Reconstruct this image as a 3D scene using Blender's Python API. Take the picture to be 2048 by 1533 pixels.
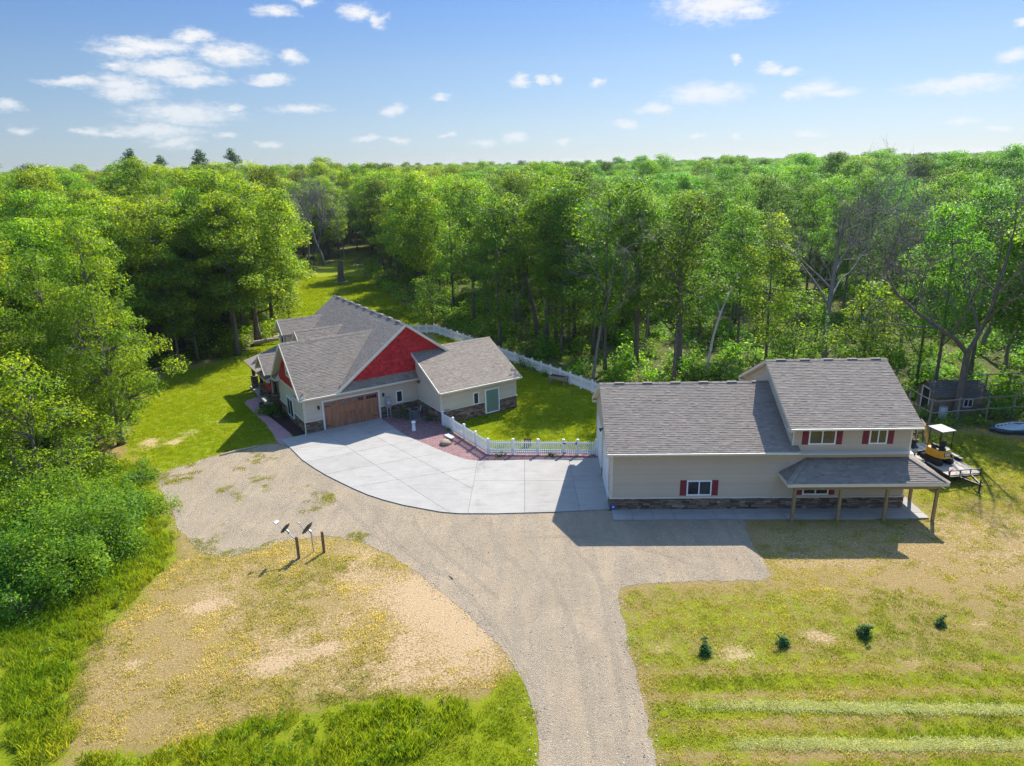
import bpy, math, random
import numpy as np
from mathutils import Vector, Matrix
for _o in list(bpy.data.objects): bpy.data.objects.remove(_o)
SC = bpy.context.scene
COL = SC.collection
RNG = np.random.default_rng(11)
random.seed(5)

# ------------------------------------------------------------------ camera
CAM_F, CAM_TH, CAM_ROLL, CAM_H = 1386.07, 0.3023, 0.0222, 19.0     # focal length in px of a 2048 px wide frame, pitch, roll, height
_R = Vector((1, 0, 0)); _F = Vector((0, math.cos(CAM_TH), -math.sin(CAM_TH))); _U = Vector((0, math.sin(CAM_TH), math.cos(CAM_TH)))
_cr, _sr = math.cos(CAM_ROLL), math.sin(CAM_ROLL)
_r2 = _R * _cr - _U * _sr
_u2 = _R * _sr + _U * _cr
cam_data = bpy.data.cameras.new('camera')
cam_data.sensor_fit = 'HORIZONTAL'; cam_data.sensor_width = 36.0; cam_data.lens = CAM_F / 2048 * 36.0
cam_data.clip_start = 0.5; cam_data.clip_end = 20000
cam = bpy.data.objects.new('camera', cam_data); COL.objects.link(cam)
_m = Matrix((( _r2.x, _u2.x, -_F.x), (_r2.y, _u2.y, -_F.y), (_r2.z, _u2.z, -_F.z))).to_4x4()
_m.translation = Vector((0, 0, CAM_H)); cam.matrix_world = _m
SC.camera = cam

def raydir(u, v):
    du, dv = u - 1024, v - 766.5
    a = (du * _cr - dv * _sr) / CAM_F; b = (du * _sr + dv * _cr) / CAM_F
    return (a, math.cos(CAM_TH) - b * math.sin(CAM_TH), -math.sin(CAM_TH) - b * math.cos(CAM_TH))
def G(u, v, z=0.0):
    """surveyed point: where the photograph's (u, v) meets the level z"""
    d = raydir(u, v); t = (z - CAM_H) / d[2]
    return (d[0] * t, d[1] * t)
def GP(*uv): return [G(*p) for p in uv]

# ------------------------------------------------------------------ sun, sky, exposure
SUN_AZ, SUN_EL = math.radians(30.0), math.radians(43.7)             # azimuth from +Y towards +X
SUN_DIR = Vector((math.sin(SUN_AZ) * math.cos(SUN_EL), math.cos(SUN_AZ) * math.cos(SUN_EL), math.sin(SUN_EL)))
sl = bpy.data.lights.new('sun', 'SUN'); sl.energy = 2.55; sl.angle = math.radians(0.5); sl.color = (1.0, 0.95, 0.86)
so = bpy.data.objects.new('sun', sl); COL.objects.link(so)
so.rotation_euler = (-SUN_DIR).to_track_quat('-Z', 'Y').to_euler(); so.location = (30, 60, 60)

def node(nt, typ, ins=None, **props):
    n = nt.nodes.new(typ)
    for k, v in props.items(): setattr(n, k, v)
    if ins:
        for k, v in ins.items():
            s = n.inputs[k]
            if isinstance(v, bpy.types.NodeSocket): nt.links.new(v, s)
            elif isinstance(v, bpy.types.Node): nt.links.new(v.outputs[0], s)
            else: s.default_value = v
    return n
def math_n(nt, op, a, b=None, c=None, clamp=False):
    ins = {0: a}
    if b is not None: ins[1] = b
    if c is not None: ins[2] = c
    return node(nt, 'ShaderNodeMath', ins, operation=op, use_clamp=clamp).outputs[0]
def mixc(nt, fac, a, b, blend='MIX'):
    n = nt.nodes.new('ShaderNodeMix'); n.data_type = 'RGBA'; n.blend_type = blend
    for i, v in ((0, fac), (6, a), (7, b)):
        s = n.inputs[i]
        if isinstance(v, bpy.types.NodeSocket): nt.links.new(v, s)
        elif isinstance(v, (int, float)): s.default_value = v
        else: s.default_value = tuple(v) + ((1.0,) if len(v) == 3 else ())
    return n.outputs[2]
def ramp(nt, fac, stops, interp='LINEAR'):
    n = nt.nodes.new('ShaderNodeValToRGB'); n.color_ramp.interpolation = interp
    while len(n.color_ramp.elements) < len(stops): n.color_ramp.elements.new(0.5)
    for e, (p, c) in zip(n.color_ramp.elements, stops):
        e.position = p; e.color = (c if isinstance(c, (tuple, list)) else (c, c, c)) + (1.0,) if not isinstance(c, (int, float)) else (c, c, c, 1.0)
    nt.links.new(fac, n.inputs[0]); return n.outputs[0]
def noise(nt, vec, scale, detail=4.0, rough=0.55, dist=0.0, dim='3D'):
    return node(nt, 'ShaderNodeTexNoise', {'Vector': vec, 'Scale': scale, 'Detail': detail, 'Roughness': rough, 'Distortion': dist}, noise_dimensions=dim)

W = bpy.data.worlds.new('World'); SC.world = W; W.use_nodes = True
nt = W.node_tree; nt.nodes.clear()
sky = node(nt, 'ShaderNodeTexSky', sky_type='NISHITA', sun_disc=False)
sky.sun_elevation = SUN_EL; sky.sun_rotation = SUN_AZ; sky.altitude = 300; sky.air_density = 1.0; sky.dust_density = 0.35; sky.ozone_density = 2.0
tc = node(nt, 'ShaderNodeTexCoord')
sep = node(nt, 'ShaderNodeSeparateXYZ', {0: tc.outputs['Generated']})
az = math_n(nt, 'ARCTAN2', sep.outputs[0], sep.outputs[1])
el = math_n(nt, 'ARCSINE', sep.outputs[2])
aev = node(nt, 'ShaderNodeCombineXYZ', {0: az, 1: el})
CLOUDS = [(295,92,80,16),(385,72,42,13),(250,102,50,13),(467,108,62,19),(435,112,40,12),(325,138,86,17),(390,158,60,13),(225,134,24,8),(250,172,58,18),(150,166,58,9),(258,188,54,13),
 (585,113,24,13),(540,160,42,9),(370,228,98,20),(600,217,54,9),(310,262,85,13),(350,284,50,9),(550,24,40,10),(615,6,26,8),(715,26,40,14),(760,40,16,12),(790,219,22,13),(1040,161,22,11),
 (1085,162,14,9),(1112,158,14,10),(1430,8,100,32),(1500,22,44,12),(1418,188,84,22),(1390,196,56,13),(1310,220,40,10),(1246,246,28,9),(1545,137,26,10),(1580,142,22,8),(1628,178,42,16),(1675,186,46,10),(1590,190,24,9),
 (1915,172,92,15),(1945,163,50,13),(1928,245,26,8),(1200,166,14,9),(738,274,28,8),(795,281,24,7),(1030,274,26,11),(1130,283,20,8),(965,288,30,9),(40,256,22,7),(183,265,22,9),(15,213,22,10),
 (450,272,22,6),(2034,110,28,11),(1625,268,30,7),(1475,118,9,8),(895,270,13,5),(2035,45,16,6),(1390,272,16,5),(1470,272,14,6),(470,218,26,6),(880,195,20,7),(540,290,26,6),(230,268,26,7),(1990,262,22,6)]
wn = noise(nt, node(nt, 'ShaderNodeVectorMath', {0: aev, 1: (1.0, 1.8, 1.0)}, operation='MULTIPLY'), 26.0, 4.0, 0.62)
warp = node(nt, 'ShaderNodeVectorMath', {0: wn.outputs['Color'], 1: (0.5, 0.5, 0.5)}, operation='SUBTRACT')
warp = node(nt, 'ShaderNodeVectorMath', {0: warp, 1: (0.042, 0.022, 0.0)}, operation='MULTIPLY')
aew = node(nt, 'ShaderNodeVectorMath', {0: aev, 1: warp}, operation='ADD').outputs[0]
dens = None
for (u, v, hw, hh) in CLOUDS:
    d = raydir(u, v); n_ = math.sqrt(d[0]**2 + d[1]**2 + d[2]**2)
    a0_, e0_ = math.atan2(d[0], d[1]), math.asin(d[2] / n_)
    sx, sy = CAM_F * 0.98 / (hw * 1.12), CAM_F * 0.98 / (hh * 1.15)
    s_ = node(nt, 'ShaderNodeVectorMath', {0: aew, 1: (sx, sy, 0.0), 2: (-a0_ * sx, -e0_ * sy, 0.0)}, operation='MULTIPLY_ADD')
    l_ = node(nt, 'ShaderNodeVectorMath', {0: s_}, operation='LENGTH').outputs['Value']
    dens = l_ if dens is None else math_n(nt, 'MINIMUM', dens, l_)
fine = noise(nt, node(nt, 'ShaderNodeVectorMath', {0: aev, 1: (1.0, 2.2, 1.0)}, operation='MULTIPLY'), 80.0, 4.0, 0.65).outputs['Fac']
cl = math_n(nt, 'SUBTRACT', 1.22, math_n(nt, 'MULTIPLY_ADD', fine, 1.05, dens))
cl = node(nt, 'ShaderNodeMapRange', {0: cl, 1: -0.40, 2: 0.62, 3: 0.0, 4: 1.0}, interpolation_type='SMOOTHSTEP').outputs[0]
# thin veil near the horizon keeps low clouds faint, as summer haze does
veil = node(nt, 'ShaderNodeMapRange', {0: el, 1: 0.0, 2: 0.14, 3: 0.45, 4: 0.95}).outputs[0]
cl = math_n(nt, 'MULTIPLY', cl, veil, clamp=True)
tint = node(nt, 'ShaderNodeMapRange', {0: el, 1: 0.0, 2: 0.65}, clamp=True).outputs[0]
skyc = mixc(nt, 1.0, sky.outputs[0], ramp(nt, tint, [(0.0, (0.115, 0.138, 0.196)), (0.036, (0.118, 0.139, 0.192)), (0.10, (0.130, 0.143, 0.180)), (0.20, (0.136, 0.152, 0.182)), (0.35, (0.111, 0.146, 0.204)), (0.65, (0.33, 0.39, 0.45)), (1.0, (0.66, 0.72, 0.78))]), 'MULTIPLY')  # low sky dimmed, sky overhead kept brighter to add fill light
SKY = 0.15
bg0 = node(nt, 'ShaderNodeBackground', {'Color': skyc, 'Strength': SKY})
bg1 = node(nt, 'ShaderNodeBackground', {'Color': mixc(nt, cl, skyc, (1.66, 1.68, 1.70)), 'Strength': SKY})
low = math_n(nt, 'MULTIPLY', math_n(nt, 'LESS_THAN', el, 0.30), math_n(nt, 'GREATER_THAN', el, 0.0))     # the cloud field lies low over the woods
low = math_n(nt, 'MULTIPLY', low, math_n(nt, 'LESS_THAN', math_n(nt, 'ABSOLUTE', az), 0.9))
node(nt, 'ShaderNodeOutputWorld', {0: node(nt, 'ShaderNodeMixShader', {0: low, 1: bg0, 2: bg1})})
W.cycles.sampling_method = 'MANUAL'; W.cycles.sample_map_resolution = 512

vs = SC.view_settings
SC.display_settings.display_device = 'sRGB'
vs.view_transform = 'Standard'; vs.look = 'None'; vs.exposure = 1.93; vs.gamma = 1.0; vs.use_curve_mapping = False
SC.render.engine = 'CYCLES'
cy_ = SC.cycles
cy_.use_denoising = True; cy_.denoiser = 'OPENIMAGEDENOISE'; cy_.denoising_input_passes = 'RGB_ALBEDO_NORMAL'; cy_.denoising_prefilter = 'NONE'; cy_.max_bounces = 8; cy_.diffuse_bounces = 5; cy_.glossy_bounces = 2; cy_.transmission_bounces = 6; cy_.transparent_max_bounces = 6
cy_.caustics_reflective = False; cy_.caustics_refractive = False; cy_.sample_clamp_indirect = 6.0; cy_.volume_bounces = 0
cy_.use_adaptive_sampling = True; cy_.adaptive_threshold = 0.015

# ------------------------------------------------------------------ helpers
def tag(o, label=None, cat=None, group=None, kind=None):
    if label: o['label'] = label
    if cat: o['category'] = cat
    if group: o['group'] = group
    if kind: o['kind'] = kind
    return o
def empty(name, loc=(0, 0, 0), rz=0.0, label=None, cat=None, group=None):
    o = bpy.data.objects.new(name, None); COL.objects.link(o); o.location = loc; o.rotation_euler = (0, 0, rz); o.empty_display_size = 0.2
    return tag(o, label, cat, group)
def link(name, me, parent=None, loc=None, rot=None, scale=None):
    o = bpy.data.objects.new(name, me); COL.objects.link(o)
    if parent is not None: o.parent = parent
    if loc is not None: o.location = loc
    if rot is not None: o.rotation_euler = rot
    if scale is not None: o.scale = scale if not isinstance(scale, (int, float)) else (scale,) * 3
    return o
class MB:
    """collects faces; build() links them as ONE mesh object"""
    def __init__(s): s.v = []; s.f = []; s.r = []; s.m = []
    def face(s, pts, rnd=0.5, mi=0):
        b = len(s.v); s.v.extend([tuple(p) for p in pts]); s.f.append(tuple(range(b, b + len(pts)))); s.r.append(rnd); s.m.append(mi)
    def box(s, x0, x1, y0, y1, z0, z1, rnd=0.5, mi=0, M=None):
        p = [(x0,y0,z0),(x1,y0,z0),(x1,y1,z0),(x0,y1,z0),(x0,y0,z1),(x1,y0,z1),(x1,y1,z1),(x0,y1,z1)]
        if M is not None: p = [tuple(M @ Vector(q)) for q in p]
        b = len(s.v); s.v.extend(p)
        for f in ((3,2,1,0),(4,5,6,7),(0,1,5,4),(1,2,6,5),(2,3,7,6),(3,0,4,7)):
            s.f.append(tuple(b + i for i in f)); s.r.append(rnd); s.m.append(mi)
    def prism(s, poly, dvec, rnd=0.5, mi=0):
        """closed prism: polygon (3D points) swept by dvec"""
        d = Vector(dvec); a = [Vector(p) for p in poly]; c = [p + d for p in a]; n = len(a)
        nrm = Vector((0, 0, 0))
        for i in range(n): nrm += (a[i] - a[0]).cross(a[(i + 1) % n] - a[0])
        if nrm.dot(d) > 0: a.reverse(); c.reverse()
        b = len(s.v); s.v.extend([tuple(p) for p in a + c])
        s.f.append(tuple(range(b, b + n))); s.f.append(tuple(range(b + 2 * n - 1, b + n - 1, -1)))
        for i in range(n):
            j = (i + 1) % n; s.f.append((b + j, b + i, b + n + i, b + n + j))
        s.r += [rnd] * (n + 2); s.m += [mi] * (n + 2)
    def tube(s, pts, rad, n=8, rnd=0.5, mi=0, cap=True):
        pts = [Vector(p) for p in pts]
        if isinstance(rad, (int, float)): rad = [rad] * len(pts)
        b = len(s.v); k = len(pts); up = Vector((0.13, 0.21, 1)).normalized()
        for i, p in enumerate(pts):
            t = (pts[min(i + 1, k - 1)] - pts[max(i - 1, 0)]); t = t.normalized() if t.length > 1e-9 else Vector((0, 0, 1))
            a = t.cross(up if abs(t.dot(up)) < 0.95 else Vector((1, 0, 0))).normalized(); c = t.cross(a)
            for j in range(n):
                w = 2 * math.pi * j / n; q = p + (a * math.cos(w) + c * math.sin(w)) * rad[i]; s.v.append(tuple(q))
        for i in range(k - 1):
            for j in range(n):
                j2 = (j + 1) % n; s.f.append((b + i*n + j, b + i*n + j2, b + (i+1)*n + j2, b + (i+1)*n + j)); s.r.append(rnd); s.m.append(mi)
        if cap:
            s.f.append(tuple(b + j for j in range(n - 1, -1, -1))); s.f.append(tuple(b + (k-1)*n + j for j in range(n))); s.r += [rnd]*2; s.m += [mi]*2
    def bar(s, a, b_, w, h, rnd=0.5, mi=0):
        a, b_ = Vector(a), Vector(b_); t = (b_ - a).normalized()
        sd = t.cross(Vector((0, 0, 1)));  sd = sd.normalized() if sd.length > 1e-5 else Vector((1, 0, 0)); up = sd.cross(t)
        q = [sd*(-w/2)+up*(-h/2), sd*(w/2)+up*(-h/2), sd*(w/2)+up*(h/2), sd*(-w/2)+up*(h/2)]
        s.prism([a + x for x in q], b_ - a, rnd, mi)
    def mesh(s, name, mats, smooth=False):
        me = bpy.data.meshes.new(name); me.from_pydata(s.v, [], s.f)
        for m in (mats if isinstance(mats, (list, tuple)) else [mats]): me.materials.append(m)
        at = me.attributes.new('rnd', 'FLOAT', 'FACE'); at.data.foreach_set('value', np.array(s.r, np.float32))
        if any(s.m): me.polygons.foreach_set('material_index', np.array(s.m, np.int32))
        if smooth: me.polygons.foreach_set('use_smooth', np.ones(len(s.f), bool))
        me.update(); return me
    def build(s, name, mats, parent=None, loc=None, rot=None, smooth=False):
        return link(name, s.mesh(name, mats, smooth), parent, loc, rot)
def np_mesh(name, verts, faces4, mats, rnd=None, tri=False, smooth=False):
    """fast mesh out of numpy arrays"""
    k = 3 if tri else 4; nf = len(faces4)
    me = bpy.data.meshes.new(name); me.vertices.add(len(verts)); me.vertices.foreach_set('co', np.asarray(verts, np.float32).ravel())
    me.loops.add(nf * k); me.loops.foreach_set('vertex_index', np.asarray(faces4, np.int32).ravel())
    me.polygons.add(nf); me.polygons.foreach_set('loop_start', np.arange(0, nf * k, k, dtype=np.int32))
    if smooth: me.polygons.foreach_set('use_smooth', np.ones(nf, bool))
    me.update(calc_edges=True)
    if rnd is not None: me.attributes.new('rnd', 'FLOAT', 'FACE').data.foreach_set('value', np.asarray(rnd, np.float32))
    for m in (mats if isinstance(mats, (list, tuple)) else [mats]): me.materials.append(m)
    return me
def bevel(o, w=0.02, seg=2):
    m = o.modifiers.new('bevel', 'BEVEL'); m.width = w; m.segments = seg; m.limit_method = 'ANGLE'; return o
def copy_tree(o, parent=None):
    c = o.copy(); COL.objects.link(c); c.parent = parent
    for ch in list(o.children): copy_tree(ch, c)
    return c
def in_poly(x, y, poly):
    x = np.asarray(x, float); y = np.asarray(y, float); r = np.zeros(x.shape, bool); n = len(poly)
    for i in range(n):
        (x1, y1), (x2, y2) = poly[i], poly[(i + 1) % n]
        if y1 == y2: continue
        r ^= ((y1 > y) != (y2 > y)) & (x < (x2 - x1) * (y - y1) / (y2 - y1) + x1)
    return r
def sdf(x, y, poly):
    """signed distance, positive inside"""
    x = np.asarray(x, float); y = np.asarray(y, float); d = np.full(x.shape, 1e9); n = len(poly)
    for i in range(n):
        (x1, y1), (x2, y2) = poly[i], poly[(i + 1) % n]
        ex, ey = x2 - x1, y2 - y1; l2 = ex*ex + ey*ey + 1e-12
        t = np.clip(((x - x1)*ex + (y - y1)*ey) / l2, 0, 1)
        d = np.minimum(d, np.hypot(x - x1 - t*ex, y - y1 - t*ey))
    return np.where(in_poly(x, y, poly), d, -d)
def sstep(a, b, x): t = np.clip((x - a) / (b - a), 0, 1); return t*t*(3 - 2*t)
_NG = np.random.default_rng(77).random((64, 64))
def vnoise(x, y, s=1.0):
    x = np.asarray(x, float) / s + 1000.37; y = np.asarray(y, float) / s + 1000.11
    xi, yi = np.floor(x).astype(int), np.floor(y).astype(int); fx, fy = x - xi, y - yi; fx = fx*fx*(3-2*fx); fy = fy*fy*(3-2*fy)
    g = lambda i, j: _NG[i % 64, j % 64]
    return (g(xi,yi)*(1-fx) + g(xi+1,yi)*fx)*(1-fy) + (g(xi,yi+1)*(1-fx) + g(xi+1,yi+1)*fx)*fy
def fnoise(x, y, s): return 0.55*vnoise(x, y, s) + 0.28*vnoise(y + 31, x, s/2.1) + 0.17*vnoise(x, y + 57, s/4.3)

# ------------------------------------------------------------------ materials
MATS = {}
def newmat(name):
    m = bpy.data.materials.new(name); m.use_nodes = True; nt = m.node_tree; nt.nodes.clear()
    return m, nt
def principled(nt, col, rough=0.7, bump=None, bump_d=0.02, bump_s=0.5, metallic=0.0, spec=0.5, **kw):
    ins = {'Base Color': col if not isinstance(col, tuple) else col + ((1.0,) if len(col) == 3 else ()), 'Roughness': rough, 'Metallic': metallic, 'Specular IOR Level': spec}
    ins.update(kw)
    p = node(nt, 'ShaderNodeBsdfPrincipled', ins)
    if bump is not None:
        b = node(nt, 'ShaderNodeBump', {'Height': bump, 'Distance': bump_d, 'Strength': bump_s}); nt.links.new(b.outputs[0], p.inputs['Normal'])
    node(nt, 'ShaderNodeOutputMaterial', {0: p}); return p
def posn(nt): return node(nt, 'ShaderNodeNewGeometry').outputs['Position']
def objc(nt): return node(nt, 'ShaderNodeTexCoord').outputs['Object']
def attr(nt, name, typ='GEOMETRY'): return node(nt, 'ShaderNodeAttribute', attribute_name=name, attribute_type=typ)
def plain(name, col, rough=0.6, var=0.12, scale=3.0, metallic=0.0, spec=0.4, stretch=(1, 1, 1), bump=0.0):
    """paint, plastic, metal, wood: colour with weathering and grain"""
    m, nt = newmat(name); vec = node(nt, 'ShaderNodeVectorMath', {0: objc(nt), 1: stretch}, operation='MULTIPLY').outputs[0]
    n1 = noise(nt, vec, scale, 6.0, 0.65).outputs['Fac']
    n2 = noise(nt, vec, scale * 9, 3.0, 0.6).outputs['Fac']
    f = math_n(nt, 'ADD', math_n(nt, 'MULTIPLY', n1, 0.6), math_n(nt, 'MULTIPLY', n2, 0.4))
    lo = tuple(c * (1 - var) for c in col); hi = tuple(min(1, c * (1 + var)) for c in col)
    c = ramp(nt, f, [(0.3, lo), (0.7, hi)])
    principled(nt, c, rough, n2 if bump else None, 0.01, bump, metallic, spec); MATS[name] = m; return m
def rndmat(name, stops, rough=0.85, grain=0.25, gscale=40.0, bump=0.5, spec=0.25):
    """pieces coloured one by one from the 'rnd' attribute, with grain on top"""
    m, nt = newmat(name); r = attr(nt, 'rnd').outputs['Fac']; p = posn(nt)
    c = ramp(nt, r, stops)
    g = noise(nt, p, gscale, 4.0, 0.7).outputs['Fac']; w = noise(nt, p, 0.6, 4.0, 0.6).outputs['Fac']
    k = math_n(nt, 'ADD', math_n(nt, 'MULTIPLY_ADD', g, grain * 2, 1 - grain), math_n(nt, 'MULTIPLY_ADD', w, 0.24, -0.12))
    cc = node(nt, 'ShaderNodeVectorMath', {0: c, 1: node(nt, 'ShaderNodeCombineXYZ', {0: k, 1: k, 2: k})}, operation='MULTIPLY').outputs[0]
    principled(nt, cc, rough, g, 0.008, bump, spec=spec); MATS[name] = m; return m
rndmat('shingle', [(0.0, (0.176, 0.146, 0.118)), (0.3, (0.212, 0.176, 0.141)), (0.55, (0.226, 0.188, 0.150)), (0.8, (0.242, 0.201, 0.161)), (1.0, (0.272, 0.226, 0.181))], 0.92, 0.3, 55)
rndmat('shingle_left', [(0.0, (0.180, 0.149, 0.118)), (0.3, (0.216, 0.180, 0.142)), (0.55, (0.230, 0.192, 0.151)), (0.8, (0.247, 0.206, 0.162)), (1.0, (0.277, 0.231, 0.182))], 0.92, 0.3, 55)
rndmat('red_shake', [(0.0, (0.330, 0.018, 0.020)), (0.5, (0.470, 0.026, 0.028)), (1.0, (0.600, 0.038, 0.040))], 0.75, 0.15, 30)
rndmat('stone', [(0.0, (0.085, 0.058, 0.042)), (0.3, (0.150, 0.102, 0.070)), (0.6, (0.225, 0.155, 0.105)), (0.85, (0.290, 0.210, 0.150)), (1.0, (0.340, 0.270, 0.210))], 0.9, 0.35, 25, 0.8)
rndmat('siding_tan', [(0.0, (0.500, 0.400, 0.290)), (1.0, (0.540, 0.435, 0.320))], 0.6, 0.06, 9, 0.1)
rndmat('siding_cream', [(0.0, (0.540, 0.455, 0.345)), (1.0, (0.580, 0.490, 0.375))], 0.6, 0.06, 9, 0.1)
rndmat('shed_wood', [(0.0, (0.16, 0.115, 0.075)), (1.0, (0.26, 0.19, 0.12))], 0.85, 0.3, 14, 0.4)
rndmat('deck_wood', [(0.0, (0.30, 0.255, 0.205)), (0.6, (0.40, 0.345, 0.285)), (1.0, (0.50, 0.44, 0.37))], 0.85, 0.25, 12, 0.4)
rndmat('door_wood', [(0.0, (0.240, 0.100, 0.052)), (0.5, (0.330, 0.145, 0.078)), (1.0, (0.410, 0.190, 0.108))], 0.55, 0.2, 14, 0.2)
plain('trim', (0.66, 0.60, 0.48), 0.5, 0.06); plain('white_vinyl', (0.80, 0.80, 0.79), 0.35, 0.05); plain('white_paint', (0.70, 0.70, 0.68), 0.5, 0.08)
plain('wall_core', (0.24, 0.21, 0.17), 0.8); plain('maroon', (0.200, 0.016, 0.026), 0.55, 0.12); plain('black_metal', (0.018, 0.018, 0.020), 0.45, 0.3)
plain('grey_metal', (0.30, 0.31, 0.32), 0.45, 0.15, metallic=0.3); plain('galv', (0.42, 0.43, 0.43), 0.5, 0.2, metallic=0.4)
plain('post_wood', (0.30, 0.20, 0.085), 0.8, 0.3, 6.0, stretch=(3, 3, 0.4), bump=0.3); plain('grey_wood', (0.24, 0.215, 0.175), 0.85, 0.3, 6.0, stretch=(3, 3, 0.5), bump=0.3)
plain('brown_post', (0.070, 0.040, 0.028), 0.75, 0.25, 6.0, stretch=(3, 3, 0.4)); plain('old_post', (0.185, 0.120, 0.060), 0.8, 0.3, 6.0, stretch=(3, 3, 0.4), bump=0.3)
plain('dish_grey', (0.055, 0.060, 0.066), 0.45, 0.12); plain('cat_yellow', (0.62, 0.33, 0.025), 0.45, 0.14, 4.0); plain('cat_sun_faded', (0.55, 0.34, 0.06), 0.5, 0.15, 4.0)
plain('rubber', (0.028, 0.027, 0.026), 0.85, 0.35, 8.0); plain('letter_white', (0.78, 0.78, 0.76), 0.5, 0.04); plain('roof_old', (0.085, 0.075, 0.062), 0.95, 0.5, 4.0, bump=0.5)
plain('hose', (0.50, 0.56, 0.58), 0.45, 0.15); plain('tarp', (0.030, 0.045, 0.060), 0.4, 0.3); plain('blue', (0.03, 0.10, 0.38), 0.5, 0.1); plain('magenta', (0.45, 0.03, 0.16), 0.5, 0.1)
plain('boulder', (0.30, 0.225, 0.150), 0.9, 0.4, 5.0, bump=0.8); plain('log', (0.33, 0.26, 0.18), 0.9, 0.4, 5.0, stretch=(1, 1, 3), bump=0.5); plain('ac_case', (0.055, 0.055, 0.058), 0.5, 0.2)
plain('canopy_grey', (0.13, 0.135, 0.14), 0.5, 0.15); plain('curtain', (0.48, 0.62, 0.60), 0.8, 0.06)
def glassmat():
    m, nt = newmat('window_glass'); n = noise(nt, posn(nt), 1.3, 2.0).outputs['Fac']
    c = ramp(nt, n, [(0.35, (0.012, 0.015, 0.018)), (0.65, (0.045, 0.050, 0.050))]); principled(nt, c, 0.04, spec=0.9); MATS['glass'] = m
    m, nt = newmat('clear_glass'); fr = node(nt, 'ShaderNodeFresnel', {0: 1.5})
    t = node(nt, 'ShaderNodeBsdfTransparent', {0: (0.80, 0.90, 0.88, 1)}); g = node(nt, 'ShaderNodeBsdfGlossy', {0: (0.9, 0.9, 0.9, 1), 1: 0.03})
    node(nt, 'ShaderNodeOutputMaterial', {0: node(nt, 'ShaderNodeMixShader', {0: fr, 1: t, 2: g})}); MATS['clear_glass'] = m
glassmat()
def barkmat(name, lo, hi, sc=3.0):
    m, nt = newmat(name); v = node(nt, 'ShaderNodeVectorMath', {0: objc(nt), 1: (4.0, 4.0, 0.9)}, operation='MULTIPLY').outputs[0]
    n = noise(nt, v, sc, 6.0, 0.7).outputs['Fac']; principled(nt, ramp(nt, n, [(0.3, lo), (0.72, hi)]), 0.95, n, 0.05, 0.8, spec=0.15); MATS[name] = m
barkmat('bark', (0.075, 0.062, 0.050), (0.205, 0.178, 0.148)); barkmat('bark_grey', (0.130, 0.112, 0.100), (0.290, 0.262, 0.238)); barkmat('bark_birch', (0.30, 0.28, 0.26), (0.72, 0.70, 0.66), 1.5)
def leafmat(name, stops, trans=0.60, tcol=(1.42, 1.30, 0.40), use_tint=True, rough=0.5):
    """leaf: colour from the leaf's own 'rnd' and the tree's own tint; light passes through"""
    m, nt = newmat(name); r = attr(nt, 'rnd').outputs['Fac']
    c = ramp(nt, r, stops)
    if use_tint == 'OBJ': t = node(nt, 'ShaderNodeObjectInfo').outputs['Color']
    else: t = attr(nt, 'tint', 'INSTANCER').outputs['Color']
    c = node(nt, 'ShaderNodeVectorMath', {0: c, 1: t}, operation='MULTIPLY').outputs[0]
    ct = node(nt, 'ShaderNodeVectorMath', {0: c, 1: tcol}, operation='MULTIPLY').outputs[0]
    d = node(nt, 'ShaderNodeBsdfPrincipled', {'Base Color': c, 'Roughness': rough, 'Specular IOR Level': 0.25})
    tr = node(nt, 'ShaderNodeBsdfTranslucent', {0: ct})
    node(nt, 'ShaderNodeOutputMaterial', {0: node(nt, 'ShaderNodeMixShader', {0: trans, 1: d, 2: tr})}); MATS[name] = m; return m
LEAFSTOPS = [(0.0, (0.070, 0.165, 0.022)), (0.4, (0.130, 0.255, 0.026)), (0.75, (0.210, 0.340, 0.030)), (1.0, (0.370, 0.455, 0.042))]
leafmat('leaf', LEAFSTOPS, use_tint='OBJ'); leafmat('leaf_far', LEAFSTOPS, use_tint='INST')
leafmat('needle', [(0.0, (0.035, 0.085, 0.028)), (1.0, (0.080, 0.150, 0.045))], 0.35, use_tint='OBJ')
leafmat('grass', [(0.0, (0.110, 0.165, 0.008)), (0.5, (0.175, 0.230, 0.010)), (1.0, (0.260, 0.285, 0.018))], 0.5, use_tint='INST')
# ------------------------------------------------------------------ frames of the two buildings (surveyed)
RX, RY_, RPSI = 5.507, 35.888, -0.0337            # garage building: front-left corner, turn
HX, HY, HPHI = -15.595, 49.04, 0.5666             # house: garage corner, turn
def RW(x, y): c, s = math.cos(RPSI), math.sin(RPSI); return (RX + x*c - y*s, RY_ + x*s + y*c)
def HW(x, y): c, s = math.cos(HPHI), math.sin(HPHI); return (HX + x*c - y*s, HY + x*s + y*c)

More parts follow.
